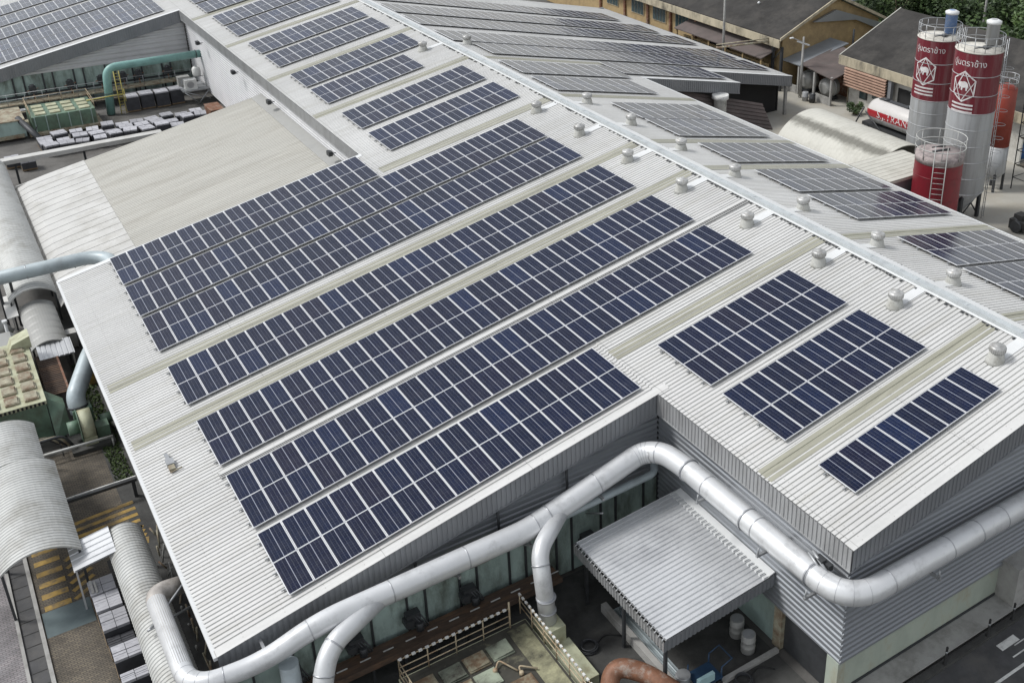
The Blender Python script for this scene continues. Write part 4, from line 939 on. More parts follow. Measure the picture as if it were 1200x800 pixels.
mb = MB(); mb.box(-39, -34.1, -27.0, -19.9, 0, 2.0); mb.build('body', 'mach_green', fu)
mb = MB(); mb.box(-39.05, -34.05, -27.05, -19.85, 2.0, 2.2); mb.build('top_frame', 'mach_pale', fu)
for i in range(5):
    for j in range(6):
        x = -34.95 - i * .88; y = -26.7 + j * 1.1
        mb = MB(); mb.box(x, x + .64, y, y + .74, 2.2, 2.30); mb.prism([(x + .06, y + .06, 2.30), (x + .58, y + .06, 2.30), (x + .58, y + .68, 2.38), (x + .06, y + .68, 2.38)], (0, 0, .03)); mb.build('top_plate', 'rust_plate', fu)
mb = MB()
for k in range(26): mb.box(-39 + k * .19, -39 + k * .19 + .10, -27.08, -27.04, 2.02, 2.17)
for k in range(14): mb.box(-34.03, -33.97, -27.0 + k * .12 - 2.6, -27 + k * .12 - 2.54, .3, .36)
mb.build('hazard_stripe', 'dark', fu)['kind'] = 'stuff'
mb = MB(); mb.prism([(-35.0, -19.85, 2.2), (-33.9, -19.85, 2.2), (-33.9, -19.85, 2.9), (-34.8, -19.85, 2.6)], (0, -1.0, 0)); mb.build('hopper', 'mach_pale', fu)
mb = MB(); mb.prism([(-34.05, -26.9, .2), (-33.3, -26.6, .2), (-33.3, -26.0, 1.5), (-34.05, -25.6, 2.0)], (0, -.8, 0)); mb.build('chute', 'mach_green', fu)
fan = wthing('blower_fan', 'green centrifugal blower with pale bent pipe rising to the roof eave', 'fan', (-32.8, -28.2, 0))
mb = MB(); mb.tube([(-32.95, -28.4, 1.0), (-32.35, -28.4, 1.0)], .80, 26); mb.box(-32.95, -32.35, -29.2, -28.4, .2, .6); mb.build('casing', 'mach_pale', fan)
mb = MB(); mb.tube([(-33.0, -28.4, 1.0), (-32.97, -28.4, 1.0)], .86, 26); mb.tube([(-33.5, -28.4, 1.0), (-33.0, -28.4, 1.0)], .35, 18); mb.box(-33.1, -32.2, -27.9, -27.2, .6, 1.6); mb.build('inlet', 'mach_green', fan)
mb = MB(); mb.tube(fillet([(-32.75, -27.5, 1.3), (-32.8, -27.3, 2.1), (-31.5, -25.0, 3.1), (-30.6, -23.6, 3.2)], [.4, .6], 8), .44, 22); mb.build('pipe', 'duct_blue', fan)
mb = MB(); mb.tube([(-32.78, -27.45, 1.55), (-32.78, -27.43, 1.62)], .48, 22); mb.build('collar', 'steel_dark', fan)
mb = MB(); mb.box(-32.3, -31.7, -28.9, -28.2, .3, .9); mb.tube([(-32.0, -28.0, .75), (-31.4, -27.9, .75)], .28, 14); mb.build('motor', 'mach_green', fan)
mb = MB(); mb.box(-33.6, -31.6, -29.5, -27.0, 0, .22); mb.build('plinth', 'concrete_dark', fan)
mb = MB(); mb.tube([(-35.5, -29.35, .55), (-31.7, -29.6, .6)], .07, 8); mb.tube([(-35.5, -29.35, .55), (-35.5, -29.35, 0)], .05, 6); mb.tube([(-31.75, -29.6, .6), (-31.75, -29.6, 0)], .05, 6)
tag(mb.build('barrier_rail', 'vault'), 'grey barrier rail in front of the green blower', 'rail')
t = wthing('gate_bar', 'dark lifting gate bar across the yellow striped paving', 'barrier', (-33, -34.4, 0))
mb = MB(); mb.box(-34.7, -31.5, -34.5, -34.38, .85, 1.0); mb.box(-34.65, -34.5, -34.52, -34.36, 0, .9); mb.box(-31.75, -31.6, -34.52, -34.36, 0, .9); mb.build('bar', 'steel_dark', t)
mb = MB(); mb.box(-34.7, -31.5, -34.36, -34.30, .98, 1.05); mb.build('edge_strip', 'white_paint', t)
t = wthing('dark_screen', 'dark brown slatted screen beside the green furnace', 'screen', (-33.3, -23, 0))
mb = MB()
for k in range(24): mb.box(-33.9, -32.9, -25.0 + k * .2, -25.0 + k * .2 + .13, 1.2, 1.26)
mb.build('slats', 'walk_brown', t)
mb = MB(); mb.box(-32.92, -32.82, -25.4, -20.9, 1.15, 1.3)
for y in (-25.3, -21.0): mb.box(-32.92, -32.84, y - .05, y + .05, 0, 1.15); mb.box(-33.9, -33.82, y - .05, y + .05, 0, 1.2)
mb.build('frame', 'rust', t)
t = wthing('rooftop_unit', 'small grey machine unit with rounded hood behind the green furnace', 'machine', (-35.5, -17.5, 0))
mb = MB(); mb.box(-36.2, -34.6, -19.4, -17.4, 0, 1.5); mb.prism([(-36.3, -19.5, 1.5), (-34.5, -19.5, 1.5), (-34.7, -19.5, 1.75), (-36.1, -19.5, 1.75)], (0, 2.2, 0)); mb.build('cabinet', 'vault_dark', t)
mb = MB(); mb.tube(fillet([(-36.2, -15.6, 1.0), (-35.4, -15.6, 2.0), (-34.7, -15.6, .8)], .8, 8), .32, 18); mb.build('hood', 'vault', t)
mb = MB(); mb.box(-35.9, -35.2, -17.0, -16.4, .8, 1.5); mb.tube([(-34.8, -17.0, 0), (-34.8, -17.0, 2.2)], .08, 8); mb.tube([(-34.8, -17.0, 2.2), (-34.8, -17.0, 2.35)], .14, 10); mb.build('fittings', 'cap_white', t)
# junk by the hall wall
for k, (x, y, l, m) in enumerate(((-31.75, -17.6, 'small white carton against the dark hall wall near the blue pipe', 'low_white'), (-31.5, -22.6, 'orange yellow crate squeezed between the hall wall and blower pipe', 'yellow_paint'))):
    t = thing('crate', l, 'crate', (x, y, 0))
    mb = MB(); mb.box(-.25, .25, -.3, .3, 0, .9 + k * .8); mb.build('crate_body', m, t)
    mb = MB(); mb.box(-.28, .28, -.33, .33, .9 + k * .8, .95 + k * .8); mb.build('lid', 'rust_plate' if k else 'low_white', t)
mb = MB()
for k in range(26):
    y = -38 - k * .5; x = -31.62 + random.uniform(-.12, .12)
    mb.tube([(x, y, .1), (x + random.uniform(-.25, .2), y + random.uniform(-.5, .5), random.uniform(.2, 1.2))], .04, 5, random.choice((0, 1)))
tag(mb.build('scrap_heap', ['rust_plate', 'vault_dark']), 'tangle of scrap pipes lying in the dark gap below the eave', 'scrap', kind='stuff')

# pallets of grey blocks beside the narrow canopy
def pallet(loc, label, sx=.98, sy=.98, h=.85, top='block', grid=(2, 2), group='pallets of grey blocks in the yard', rz=0):
    o = thing('block_pallet', label, 'pallet', loc, rz, group)
    mb = MB(); mb.box(-sx / 2, sx / 2, -sy / 2, sy / 2, .09, .13)
    for q in (-.42, 0, .42): mb.box(-sx / 2, sx / 2, q * sy - .04, q * sy + .04, 0, .09)
    mb.build('pallet', 'wood', o)
    mb = MB(); gx, gy = grid
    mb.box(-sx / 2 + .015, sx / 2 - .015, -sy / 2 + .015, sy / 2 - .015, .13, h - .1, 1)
    for i in range(gx):
        for j in range(gy):
            a = -sx / 2 + .01 + i * (sx - .02) / gx; b = a + (sx - .02) / gx - .02; c = -sy / 2 + .01 + j * (sy - .02) / gy; e = c + (sy - .02) / gy - .02
            for q in range(3):
                mb.box(a, b, c + q * (e - c) / 3, c + (q + 1) * (e - c) / 3 - .012, h - .12, h + random.uniform(-.015, .015), 0)
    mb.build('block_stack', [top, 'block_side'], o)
    return o
labs = ('with white timber on top, first of the row by the canopy', 'second of the row by the narrow canopy', 'third of the row by the narrow canopy', 'fourth and darkest of the row by the narrow canopy', 'topped with pale loose blocks, fifth in the row by the canopy', 'narrow and pale, sixth of the row by the canopy', 'seventh and last in the row by the canopy')
ys = (-40.9, -42.0, -43.25, -44.25, -45.35, -46.75, -48.0)
for k, y in enumerate(ys):
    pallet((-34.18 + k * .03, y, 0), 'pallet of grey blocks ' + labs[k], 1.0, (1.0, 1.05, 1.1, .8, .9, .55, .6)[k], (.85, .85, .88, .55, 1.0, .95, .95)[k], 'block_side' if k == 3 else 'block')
t = thing('timber_frame', 'pair of white timbers leaning on the first block pallet', 'timber', (-34.55, -40.9, .86))
mb = MB(); mb.box(-.05, .05, -.4, .4, 0, .06); mb.build('timber', 'low_white', t); mb = MB(); mb.box(.1, .18, -.45, .3, 0, .05); mb.build('timber', 'low_white', t)

# ---------------------------------------------------------------- north-west yard
t = wthing('green_pipe', 'thick green pipe along the far yard wall bending down to the ground', 'pipe', (-22, 27, 0))
mb = MB(); mb.tube(fillet([(-12.6, 27.1, 4.43), (-21.2, 27.0, 4.35), (-21.6, 26.6, 0.0)], 1.0, 9), .37, 26); mb.build('pipe_body', 'pipe_green', t)
mb = MB(); flange(mb, (-21.43, 26.8, 2.0), (0, 0, 1), .41); flange(mb, (-13.1, 27.1, 4.43), (1, 0, 0), .41); mb.build('flange', 'steel_dark', t)
t = wthing('access_ladder', 'yellow ladder with platform bar beside the green pipe', 'ladder', (-20.6, 26.3, 0))
mb = MB()
for x in (-20.75, -20.3): mb.tube([(x, 26.2, 0), (x, 26.2, 4.1)], .045, 6)
for k in range(13): mb.tube([(-20.75, 26.2, .3 + k * .3), (-20.3, 26.2, .3 + k * .3)], .022, 5)
mb.build('ladder_rails', 'rail_yellow', t)
mb = MB(); mb.tube([(-23.5, 26.0, 1.85), (-20.2, 26.0, 1.95)], .06, 6); mb.tube([(-20.2, 26.0, 1.2), (-20.2, 26.0, 2.4)], .05, 6); mb.build('platform_bar', 'rail_yellow', t)
cw = wthing('catwalk', 'grimy steel catwalk with tan railings along the far green wall', 'catwalk', (-22, 30.6, 0))
mb = MB(); mb.box(-31, -13.3, 30.0, 31.3, 1.2, 1.32); mb.build('deck', 'rust_plate', cw)
mb = MB(); railing(mb, [(-31, 30.0, 1.32), (-13.3, 30.0, 1.32)], 1.0, 1.5, (1, .5)); mb.build('railing', 'steel', cw)
mb = MB()
for k in range(9): mb.box(-30.8 + k * 2.1, -30.68 + k * 2.1, 30.05, 30.15, 0, 1.2)
mb.build('leg', 'steel_dark', cw)
for k, x in enumerate((-27.2, -24.0, -21.3, -19.3, -17.9, -15.2)):
    t = wthing('burner_unit', 'small burner unit on the far green wall, %s away from the white bay wall' % ordn[5 - k], 'burner', (x, 31.3, 1.32), 'burner units along the far green wall')
    mb = MB(); mb.box(x - .3, x + .3, 30.8, 31.4, 1.9, 2.5); mb.lathe([(.2, 0), (.2, .3)], (x, 31.0, 2.4), 12); mb.build('body', 'steel_dark', t)
    mb = MB(); mb.tube([(x, 31.0, 1.32), (x, 31.0, 1.9)], .06, 6); mb.tube([(x - .5, 31.1, 2.1), (x + .5, 31.1, 2.3)], .05, 6); mb.build('pipework', 'rust', t)
fu2 = wthing('washing_tank', 'grimy green washing tank with pale trays and tan rails in the far yard', 'tank', (-25, 25.5, 0))
mb = MB(); mb.box(-28.4, -23.2, 23.6, 27.6, .4, 1.75); mb.build('tank_body', 'mach_green', fu2)
for k in range(6):
    x = -28.2 + k * .92; mb = MB(); mb.box(x, x + .08, 23.5, 23.58, .4, 1.75); mb.build('rib', 'green_wall', fu2)
mb = MB(); mb.box(-28.8, -22.8, 23.1, 27.9, .15, .4); mb.build('plinth', 'rust_plate', fu2)
for i in range(4):
    for j in range(3):
        x = -28.0 + i * 1.2; y = 24.0 + j * 1.15; mb = MB(); mb.box(x, x + .85, y, y + .75, 1.75, 1.86); mb.build('tray', 'mach_pale', fu2)
mb = MB(); railing(mb, [(-28.4, 27.6, 1.75), (-28.4, 23.6, 1.75)], .8, 1, (1, .5)); railing(mb, [(-28.4, 27.6, 1.75), (-23.2, 27.6, 1.75), (-23.2, 23.8, 1.75)], .8, 1.1, (1, .5)); mb.build('railing', 'rail_tan', fu2)
t = wthing('side_tank', 'smaller weathered green tank with tan top beside the grimy washing tank', 'tank', (-31, 25.5, 0))
mb = MB(); mb.box(-33.5, -29.0, 23.5, 27.5, .2, 1.7); mb.build('tank_body', 'green_wall', t)
mb = MB(); mb.box(-33.6, -28.9, 23.4, 27.6, 1.7, 1.8); mb.box(-33.5, -29.2, 23.3, 23.5, .2, .5); mb.build('top_plate', 'rust_plate', t)
mb = MB(); mb.tube([(-29.4, 24, 1.8), (-28.0, 20.5, .2)], .26, 10); mb.tube([(-28.6, 22.8, .2), (-27.6, 24.4, 1.7)], .05, 6); mb.build('drain_pipe', 'steel_dark', t)
t = wthing('pipe_rack', 'rack of thin rusty pipes running low along the far green wall', 'pipes', (-22, 29.3, 0))
mb = MB()
for k in range(4): mb.tube([(-31, 29.2 + k * .18, .75 + (k % 2) * .12), (-14, 29.2 + k * .18, .75 + (k % 2) * .12)], .06, 7, k % 2)
mb.build('pipes', ['rust_plate', 'steel'], t)
for k in range(6):
    mb = MB(); x = -30 + k * 3.1; mb.box(x - .05, x + .05, 29.1, 29.9, 0, .72); mb.build('support', 'steel_dark', t)
t = wthing('pipe_rack', 'dark pipes and valves between the green furnace and the wide arched canopy', 'pipes', (-35.5, -28.3, 0))
mb = MB()
for k in range(5): mb.tube(fillet([(-38.5, -27.5 - k * .33, .4 + .15 * k), (-34.6 + .2 * k, -27.5 - k * .33, .4 + .15 * k), (-34.0 + .15 * k, -28.0 - k * .2, .1)], .3, 5), .07, 7, k % 2)
mb.build('pipes', ['steel_dark', 'rust_plate'], t)
mb = MB(); mb.lathe([(.16, 0), (.16, .5), (.06, .55), (.06, .7), (.2, .72), (.2, .76)], (-35.2, -28.1, .3), 12); mb.build('valve', 'rust', t)
# rows of block pallets in the far yard
k = 0
place = ('by the far yard tank', 'behind the cream low roof')
for i in range(11):
    for j in range(3):
        x = -28.0 + i * 1.28 + j * .1 + random.uniform(-.08, .08); y = 20.6 - j * 1.35 + i * .05 + random.uniform(-.1, .1)
        if random.random() < .1: continue
        o = pallet((x, y, 0), 'pallet of pale grey wrapped blocks among the rows behind the cream low roof', random.uniform(1.0, 1.2), random.uniform(1.0, 1.2), random.uniform(.65, 1.05), 'block', (2, 1), 'wrapped block pallets in the far yard', random.uniform(-.2, .2))
for i in range(4):
    pallet((-19.6 + i * 1.35, 26.8 + (i % 2) * .2, 0), 'tall dark block pallet against the far wall, %s from the green pipe' % ordn[i], 1.2, 1.2, 1.5, 'block', (2, 2), 'tall pallets by the far wall')
for i in range(2):
    pallet((-30.9 + i * 1.0, 16.6 - i * 1.2, 0), 'pallet of pale blocks below the smaller weathered tank, %s one' % ('rear', 'front')[i], 1.1, 1.1, .8, 'block', (2, 1), 'pallets at the left edge')
    pallet((-29.9 + i * 1.45, 9.2 + i * .35, 0), 'pallet of pinkish blocks in front of the white beam, %s' % ('left one', 'right one')[i], 1.25, 1.0, .7, 'block_pink', (2, 1), 'pinkish block pallets')
t = wthing('white_beam', 'long white boxed beam carried on posts behind the cream low roof', 'beam', (-27, 11.5, 0))
mb = MB(); mb.prism([(-33, 11.9, 1.75), (-33, 12.7, 1.75), (-33, 12.7, 2.1), (-33, 11.9, 2.1)], (13, -.6, .35)); mb.build('beam', 'low_white', t)
for x in (-31, -26, -21.5):
    mb = MB(); mb.box(x - .08, x + .08, 12.1, 12.26, 0, 1.9); mb.build('post', 'steel_dark', t)
# air conditioners on a bracket and a red box by the bay wall
t = wthing('bracket_shelf', 'steel bracket shelf on the bay wall carrying white units', 'shelf', (-13.6, 26.8, 1.0))
mb = MB(); mb.box(-15.2, -12.8, 25.2, 28.0, 1.35, 1.45)
mb.tube([(-15.1, 25.3, 1.4), (-12.8, 25.3, .4)], .05, 6); mb.tube([(-15.1, 27.9, 1.4), (-15.1, 25.2, 1.4)], .05, 6); mb.tube([(-15.1, 25.25, 1.4), (-13.9, 25.25, .1)], .06, 6); mb.tube([(-13.9, 25.25, .1), (-12.8, 25.25, 1.3)], .06, 6); mb.build('frame', 'steel', t)
for k, (x, y, z, l) in enumerate(((-14.3, 25.9, 1.45, 'white air conditioner unit on the bracket shelf, front one'), (-14.6, 27.3, 1.45, 'grey air conditioner unit on the bracket shelf, rear one'))):
    t = thing('air_conditioner', l, 'air conditioner', (x, y, z))
    mb = MB(); mb.box(-.55, .55, -.35, .35, 0, .95); mb.build('casing', 'ac' if k == 0 else 'vault_dark', t)
    mb = MB(); mb.tube([(-.05, -.35, .48), (-.05, -.375, .48)], .32, 18); mb.build('fan_grille', 'steel', t)
t = thing('round_tank', 'small white round tank above the bracket shelf', 'tank', (-13.3, 27.2, 2.2))
mb = MB(); mb.lathe([(.1, 0), (.36, .08), (.4, .3), (.4, .75), (.28, .95), (.08, 1.0)], seg=18); mb.build('tank_shell', 'ac', t); mb = MB(); mb.box(-.1, .1, -.1, .1, 1.0, 1.08); mb.box(-.4, .5, -.05, .05, -.06, .02); mb.build('fitting', 'steel', t)
t = thing('red_crate', 'red brown crate on the ground against the ribbed bay wall', 'crate', (-13.6, 20.7, 0))
mb = MB(); mb.box(-.6, .6, -1.2, 1.2, 0, .9); mb.build('crate_body', 'rust', t); mb = MB(); mb.box(-.63, .63, -1.23, 1.23, .9, .96); mb.build('lid', 'rust', t)

# ---------------------------------------------------------------- silos
def wrap(me_pts, cx, cy, r, a0, h0):
    """(u to the viewer's right, v up) -> point on the cylinder; a0 = angle of u=0"""
    out = []
    for u, v in me_pts:
        a = a0 + u / r; out.append((cx + r * math.cos(a), cy + r * math.sin(a), h0 + v))
    return out
def text_mesh(body, size):
    cu = bpy.data.curves.new('lettering', 'FONT'); cu.body = body; cu.size = size; cu.align_x = 'CENTER'; cu.align_y = 'CENTER'; cu.resolution_u = 3
    o = bpy.data.objects.new('lettering_source', cu); COL.objects.link(o)
    dg = bpy.context.evaluated_depsgraph_get(); me = bpy.data.meshes.new_from_object(o.evaluated_get(dg))
    bpy.data.objects.remove(o); bpy.data.curves.remove(cu)
    return me
def cyl_text(body, size, cx, cy, r, a0, h0, parent, m='lettering'):
    me = text_mesh(body, size)
    for v in me.vertices:
        u, w = v.co.x, v.co.y; p = wrap([(u, w)], cx, cy, r, a0, h0)[0]; v.co = p
    me.materials.clear(); me.materials.append(MT[m])
    o = bpy.data.objects.new('lettering', me); COL.objects.link(o); o.parent = parent; o.matrix_parent_inverse = Matrix.Translation(-parent.location)
    return o
def cyl_stroke(mb, pts, w, cx, cy, r, a0, h0, closed=False):
    P = [Vector(p) for p in pts]
    if closed: P.append(P[0])
    for a, b in zip(P[:-1], P[1:]):
        n = max(1, int((b - a).length / .12)); t = (b - a).normalized(); nn = Vector((-t.y, t.x)) * w / 2
        for k in range(n):
            p, q = a.lerp(b, k / n) - t * (w * .3 if k == 0 else 0), a.lerp(b, (k + 1) / n) + t * (w * .3 if k == n - 1 else 0)
            mb.face(wrap([p - nn, q - nn, q + nn, p + nn], cx, cy, r, a0, h0))
def cyl_poly(mb, pts, cx, cy, r, a0, h0):
    # fill as horizontal slices so that the patch follows the curve
    ys = sorted(set(p[1] for p in pts)); lo, hi = min(ys), max(ys); n = 26
    def spans(y):
        xs = []
        for (x0, y0), (x1, y1) in zip(pts, pts[1:] + pts[:1]):
            if (y0 <= y < y1) or (y1 <= y < y0): xs.append(x0 + (y - y0) / (y1 - y0) * (x1 - x0))
        return sorted(xs)
    for k in range(n):
        ya = lo + (hi - lo) * k / n; yb = lo + (hi - lo) * (k + 1) / n; s = spans((ya + yb) / 2)
        for a, b in zip(s[::2], s[1::2]):
            q = max(1, int((b - a) / .15))
            for i in range(q):
                x0 = a + (b - a) * i / q; x1 = a + (b - a) * (i + 1) / q
                mb.face(wrap([(x0, ya), (x1, ya), (x1, yb), (x0, yb)], cx, cy, r, a0, h0))
ELEPH = [(-.62, -.10), (-.66, .12), (-.58, .36), (-.40, .48), (-.20, .46), (-.08, .52), (.14, .55), (.38, .48), (.52, .32), (.58, .06), (.64, -.20), (.58, -.22), (.52, -.02), (.50, -.50), (.32, -.50), (.30, -.16), (.02, -.18), (-.06, -.22), (-.10, -.52), (-.27, -.52), (-.28, -.14), (-.36, -.12), (-.42, -.30), (-.50, -.46), (-.58, -.44), (-.52, -.26), (-.54, -.08)]
def silo(label, cx, cy, r, hb, hm, ht, hlogo, htext, filt):
    t = wthing('cement_silo', label, 'silo', (cx, cy, 0), 'red and grey cement silos')
    mb = MB(); mb.lathe([(r, hm), (r, ht)], (cx, cy, 0), 48, cap=False); mb.build('red_shell', 'red', t)
    mb = MB(); mb.lathe([(.35, hb - 1.9), (r, hb), (r, hm)], (cx, cy, 0), 48, cap=False); mb.build('grey_shell', 'silo_grey', t)
    mb = MB()
    for k in range(6):
        z = hb + (hm - hb) * k / 5; mb.ring((cx, cy, z), r, .035, 48)
    for z in (hm + (ht - hm) * .3, hm + (ht - hm) * .62): mb.ring((cx, cy, z), r, .03, 48)
    mb.build('seam_ring', 'silo_grey', t)
    mb = MB(); mb.lathe([(r + .03, ht - .02), (r + .03, ht + .04), (.2, ht + .34)], (cx, cy, 0), 48); mb.build('deck', 'deck', t)
    mb = MB(); mb.tube([(cx - .9, cy - .3, ht + .2), (cx + .3, cy - .9, ht + .32)], .07, 6); mb.box(cx - .5, cx - .1, cy - .9, cy - .6, ht + .15, ht + .4); mb.build('hatch', 'steel_dark', t)
    mb = MB()
    for q in (.55, 1.1): mb.ring((cx, cy, ht + q), r - .02, .028, 40)
    for k in range(14):
        a = 2 * math.pi * k / 14; x, y = cx + (r - .02) * math.cos(a), cy + (r - .02) * math.sin(a); mb.tube([(x, y, ht), (x, y, ht + 1.1)], .026, 6)
    mb.build('railing', 'steel', t)
    fx, fy = cx + .75, cy - .35
    mb = MB(); mb.lathe([(.46, ht + .1), (.46, ht + 1.75), (.52, ht + 1.78), (.52, ht + 1.95), (.3, ht + 2.05), (.12, ht + 2.1)], (fx, fy, 0), 24); f = mb.build('filter', filt, t)
    mb = MB(); mb.lathe([(.535, ht + 1.77), (.535, ht + 1.96), (.3, ht + 2.07)], (fx, fy, 0), 24); mb.build('filter_cap', 'cap_white', t)
    a0 = R_(190.6); rr = r + .012
    # viewer faces the silo from the west-south-west, so angle grows to the viewer's right
    cyl_text('ปูนตราช้าง', .62, cx, cy, rr, a0 + .10, htext, t)
    mb = MB()
    hexp = [(.0, 1.08), (.86, .62), (.82, -.55), (.30, -1.06), (-.55, -1.0), (-.86, .55)]
    hexp = [(0, 1.1), (.84, .5), (.80, -.58), (0, -1.08), (-.80, -.58), (-.84, .5)]
    cyl_stroke(mb, hexp, .10, cx, cy, rr, a0, hlogo, True)
    for a, b in (((0, 1.1), (-.62, -.25)), ((-.84, .5), (-.1, -1.05)), ((0, 1.1), (.72, -.35)), ((.84, .5), (-.05, -1.05)), ((-.62, -.25), (-.80, -.58)), ((.72, -.35), (.8, -.58))): cyl_stroke(mb, [a, b], .06, cx, cy, rr, a0, hlogo)
    cyl_poly(mb, [(x * .62, y * .62 + .05) for x, y in ELEPH], cx, cy, rr + .004, a0, hlogo)
    for k in range(3): cyl_stroke(mb, [(-.82, -1.30 - k * .27), (.82, -1.30 - k * .27)], .13, cx, cy, rr, a0, hlogo)
    mb.build('emblem', 'lettering', t)
    for k in range(4):
        a = math.pi / 4 + k * math.pi / 2; x, y = cx + r * .86 * math.cos(a), cy + r * .86 * math.sin(a)
        mb = MB(); mb.box(x - .12, x + .12, y - .12, y + .12, 0, hb + .4); mb.build('leg', 'steel_dark', t)
    mb = MB()
    for k in range(4):
        a = math.pi / 4 + k * math.pi / 2; b = a + math.pi / 2; z = r * .86
        mb.tube([(cx + z * math.cos(a), cy + z * math.sin(a), .3), (cx + z * math.cos(b), cy + z * math.sin(b), hb - .2)], .06, 6)
    mb.build('brace', 'steel_dark', t)
    # caged ladder on the viewer's right side
    a = R_(290); lx, ly = cx + (r + .25) * math.cos(a), cy + (r + .25) * math.sin(a); tx, ty = -math.sin(a) * .22, math.cos(a) * .22
    mb = MB()
    for s_ in (-1, 1): mb.tube([(lx + s_ * tx, ly + s_ * ty, .3), (lx + s_ * tx, ly + s_ * ty, ht + 1.0)], .03, 5)
    for k in range(int(ht / .35)): mb.tube([(lx - tx, ly - ty, .5 + k * .35), (lx + tx, ly + ty, .5 + k * .35)], .018, 4)
    for k in range(10): mb.ring((lx + .3 * math.cos(a), ly + .3 * math.sin(a), 2.5 + k * (ht - 2.5) / 10), .36, .018, 14, 4)
    mb.build('ladder', 'steel', t)
    return t
silo('tall red and grey cement silo with white filter on top, nearer of the pair', 26.8, -34.1, 1.68, 2.3, 8.55, 12.95, 10.5, 12.2, 'silo_grey')
silo('tall red and grey cement silo with blue filter on top, farther of the pair', 30.85, -27.0, 1.66, 1.5, 6.85, 11.7, 9.2, 10.95, 'blue_filter')
t = wthing('small_silo', 'short dark red tank with ring railing and ladder beside the grey silo legs', 'tank', (22.2, -35.5, 0))
cx, cy, r, ht = 22.2, -35.5, 1.68, 6.5
mb = MB(); mb.lathe([(r, .0), (r, ht)], (cx, cy, 0), 44, cap=False); mb.build('shell', 'red_small', t)
mb = MB(); mb.lathe([(r + .02, ht - .55), (r + .02, ht), (.1, ht + .25)], (cx, cy, 0), 44); mb.build('deck', 'deck_dark', t)
mb = MB(); mb.tube([(cx - .8, cy, ht + .2), (cx + .4, cy - .5, ht + .3)], .08, 6); mb.tube([(cx - .2, cy + .6, ht + .2), (cx + .8, cy + .2, ht + .25)], .06, 6); mb.build('hatch', 'steel_dark', t)
mb = MB()
for q in (.5, 1.15): mb.ring((cx, cy, ht + q), r + .06, .035, 44)
for k in range(8):
    a = 2 * math.pi * k / 8; mb.tube([(cx + (r + .05) * math.cos(a), cy + (r + .05) * math.sin(a), ht - .2), (cx + (r + .05) * math.cos(a), cy + (r + .05) * math.sin(a), ht + 1.15)], .03, 6)
mb.build('railing', 'vault', t)
a = R_(222); lx, ly = cx + (r + .14) * math.cos(a), cy + (r + .14) * math.sin(a); tx, ty = -math.sin(a) * .42, math.cos(a) * .42
mb = MB()
for s_ in (-1, 1): mb.tube([(lx + s_ * tx, ly + s_ * ty, .3), (lx + s_ * tx, ly + s_ * ty, ht + 1.0)], .035, 5)
for k in range(16): mb.tube([(lx - tx, ly - ty, .4 + k * .4), (lx + tx, ly + ty, .4 + k * .4)], .022, 5)
mb.build('ladder', 'vault', t)
mb = MB(); mb.ring((cx, cy, 3.3), r, .03, 44); mb.ring((cx, cy, 5.0), r, .03, 44); mb.build('seam_ring', 'red_small', t)
t = wthing('orange_silo', 'slim orange red silo with grey lower half behind the tall silos', 'silo', (33.2, -32.2, 0))
cx, cy, r = 33.2, -32.2, .85
mb = MB(); mb.lathe([(r, 3.8), (r, 8.5), (.3, 8.8)], (cx, cy, 0), 30); mb.build('orange_shell', 'orange_red', t)
mb = MB(); mb.lathe([(.3, .9), (r, 1.6), (r, 3.8)], (cx, cy, 0), 30); mb.build('grey_shell', 'silo_grey', t)
mb = MB()
for q in (.5, 1.0): mb.ring((cx, cy, 8.5 + q), r - .05, .03, 26)
for k in range(8):
    a = 2 * math.pi * k / 8; mb.tube([(cx + .8 * math.cos(a), cy + .8 * math.sin(a), 8.4), (cx + .8 * math.cos(a), cy + .8 * math.sin(a), 9.5)], .025, 5)
mb.build('railing', 'steel', t)
for k in range(4):
    a = math.pi / 4 + k * math.pi / 2; mb = MB(); mb.box(cx + .75 * math.cos(a) - .08, cx + .75 * math.cos(a) + .08, cy + .75 * math.sin(a) - .08, cy + .75 * math.sin(a) + .08, 0, 2.0); mb.build('leg', 'steel_dark', t)
t = wthing('scaffold_tower', 'thin steel scaffold stair tower beside the orange red silo', 'scaffold', (35.5, -33.8, 0))
mb = MB()
for x in (34.6, 36.4):
    for y in (-34.8, -33.0): mb.tube([(x, y, 0), (x, y, 9.5)], .05, 5)
for k in range(8):
    z = 1.0 + k * 1.15
    for a, b in (((34.6, -34.8), (36.4, -34.8)), ((36.4, -34.8), (36.4, -33)), ((36.4, -33), (34.6, -33)), ((34.6, -33), (34.6, -34.8))): mb.tube([(*a, z), (*b, z)], .035, 5)
    mb.tube([(34.6, -34.8, z), (36.4, -34.8, z + 1.1)], .03, 5)
mb.build('frame', 'steel_dark', t)
mb = MB()
for k in range(4): mb.box(34.7, 36.3, -34.7, -33.1, 2.0 + k * 2.3, 2.05 + k * 2.3)
mb.build('landing', 'rust_plate', t)

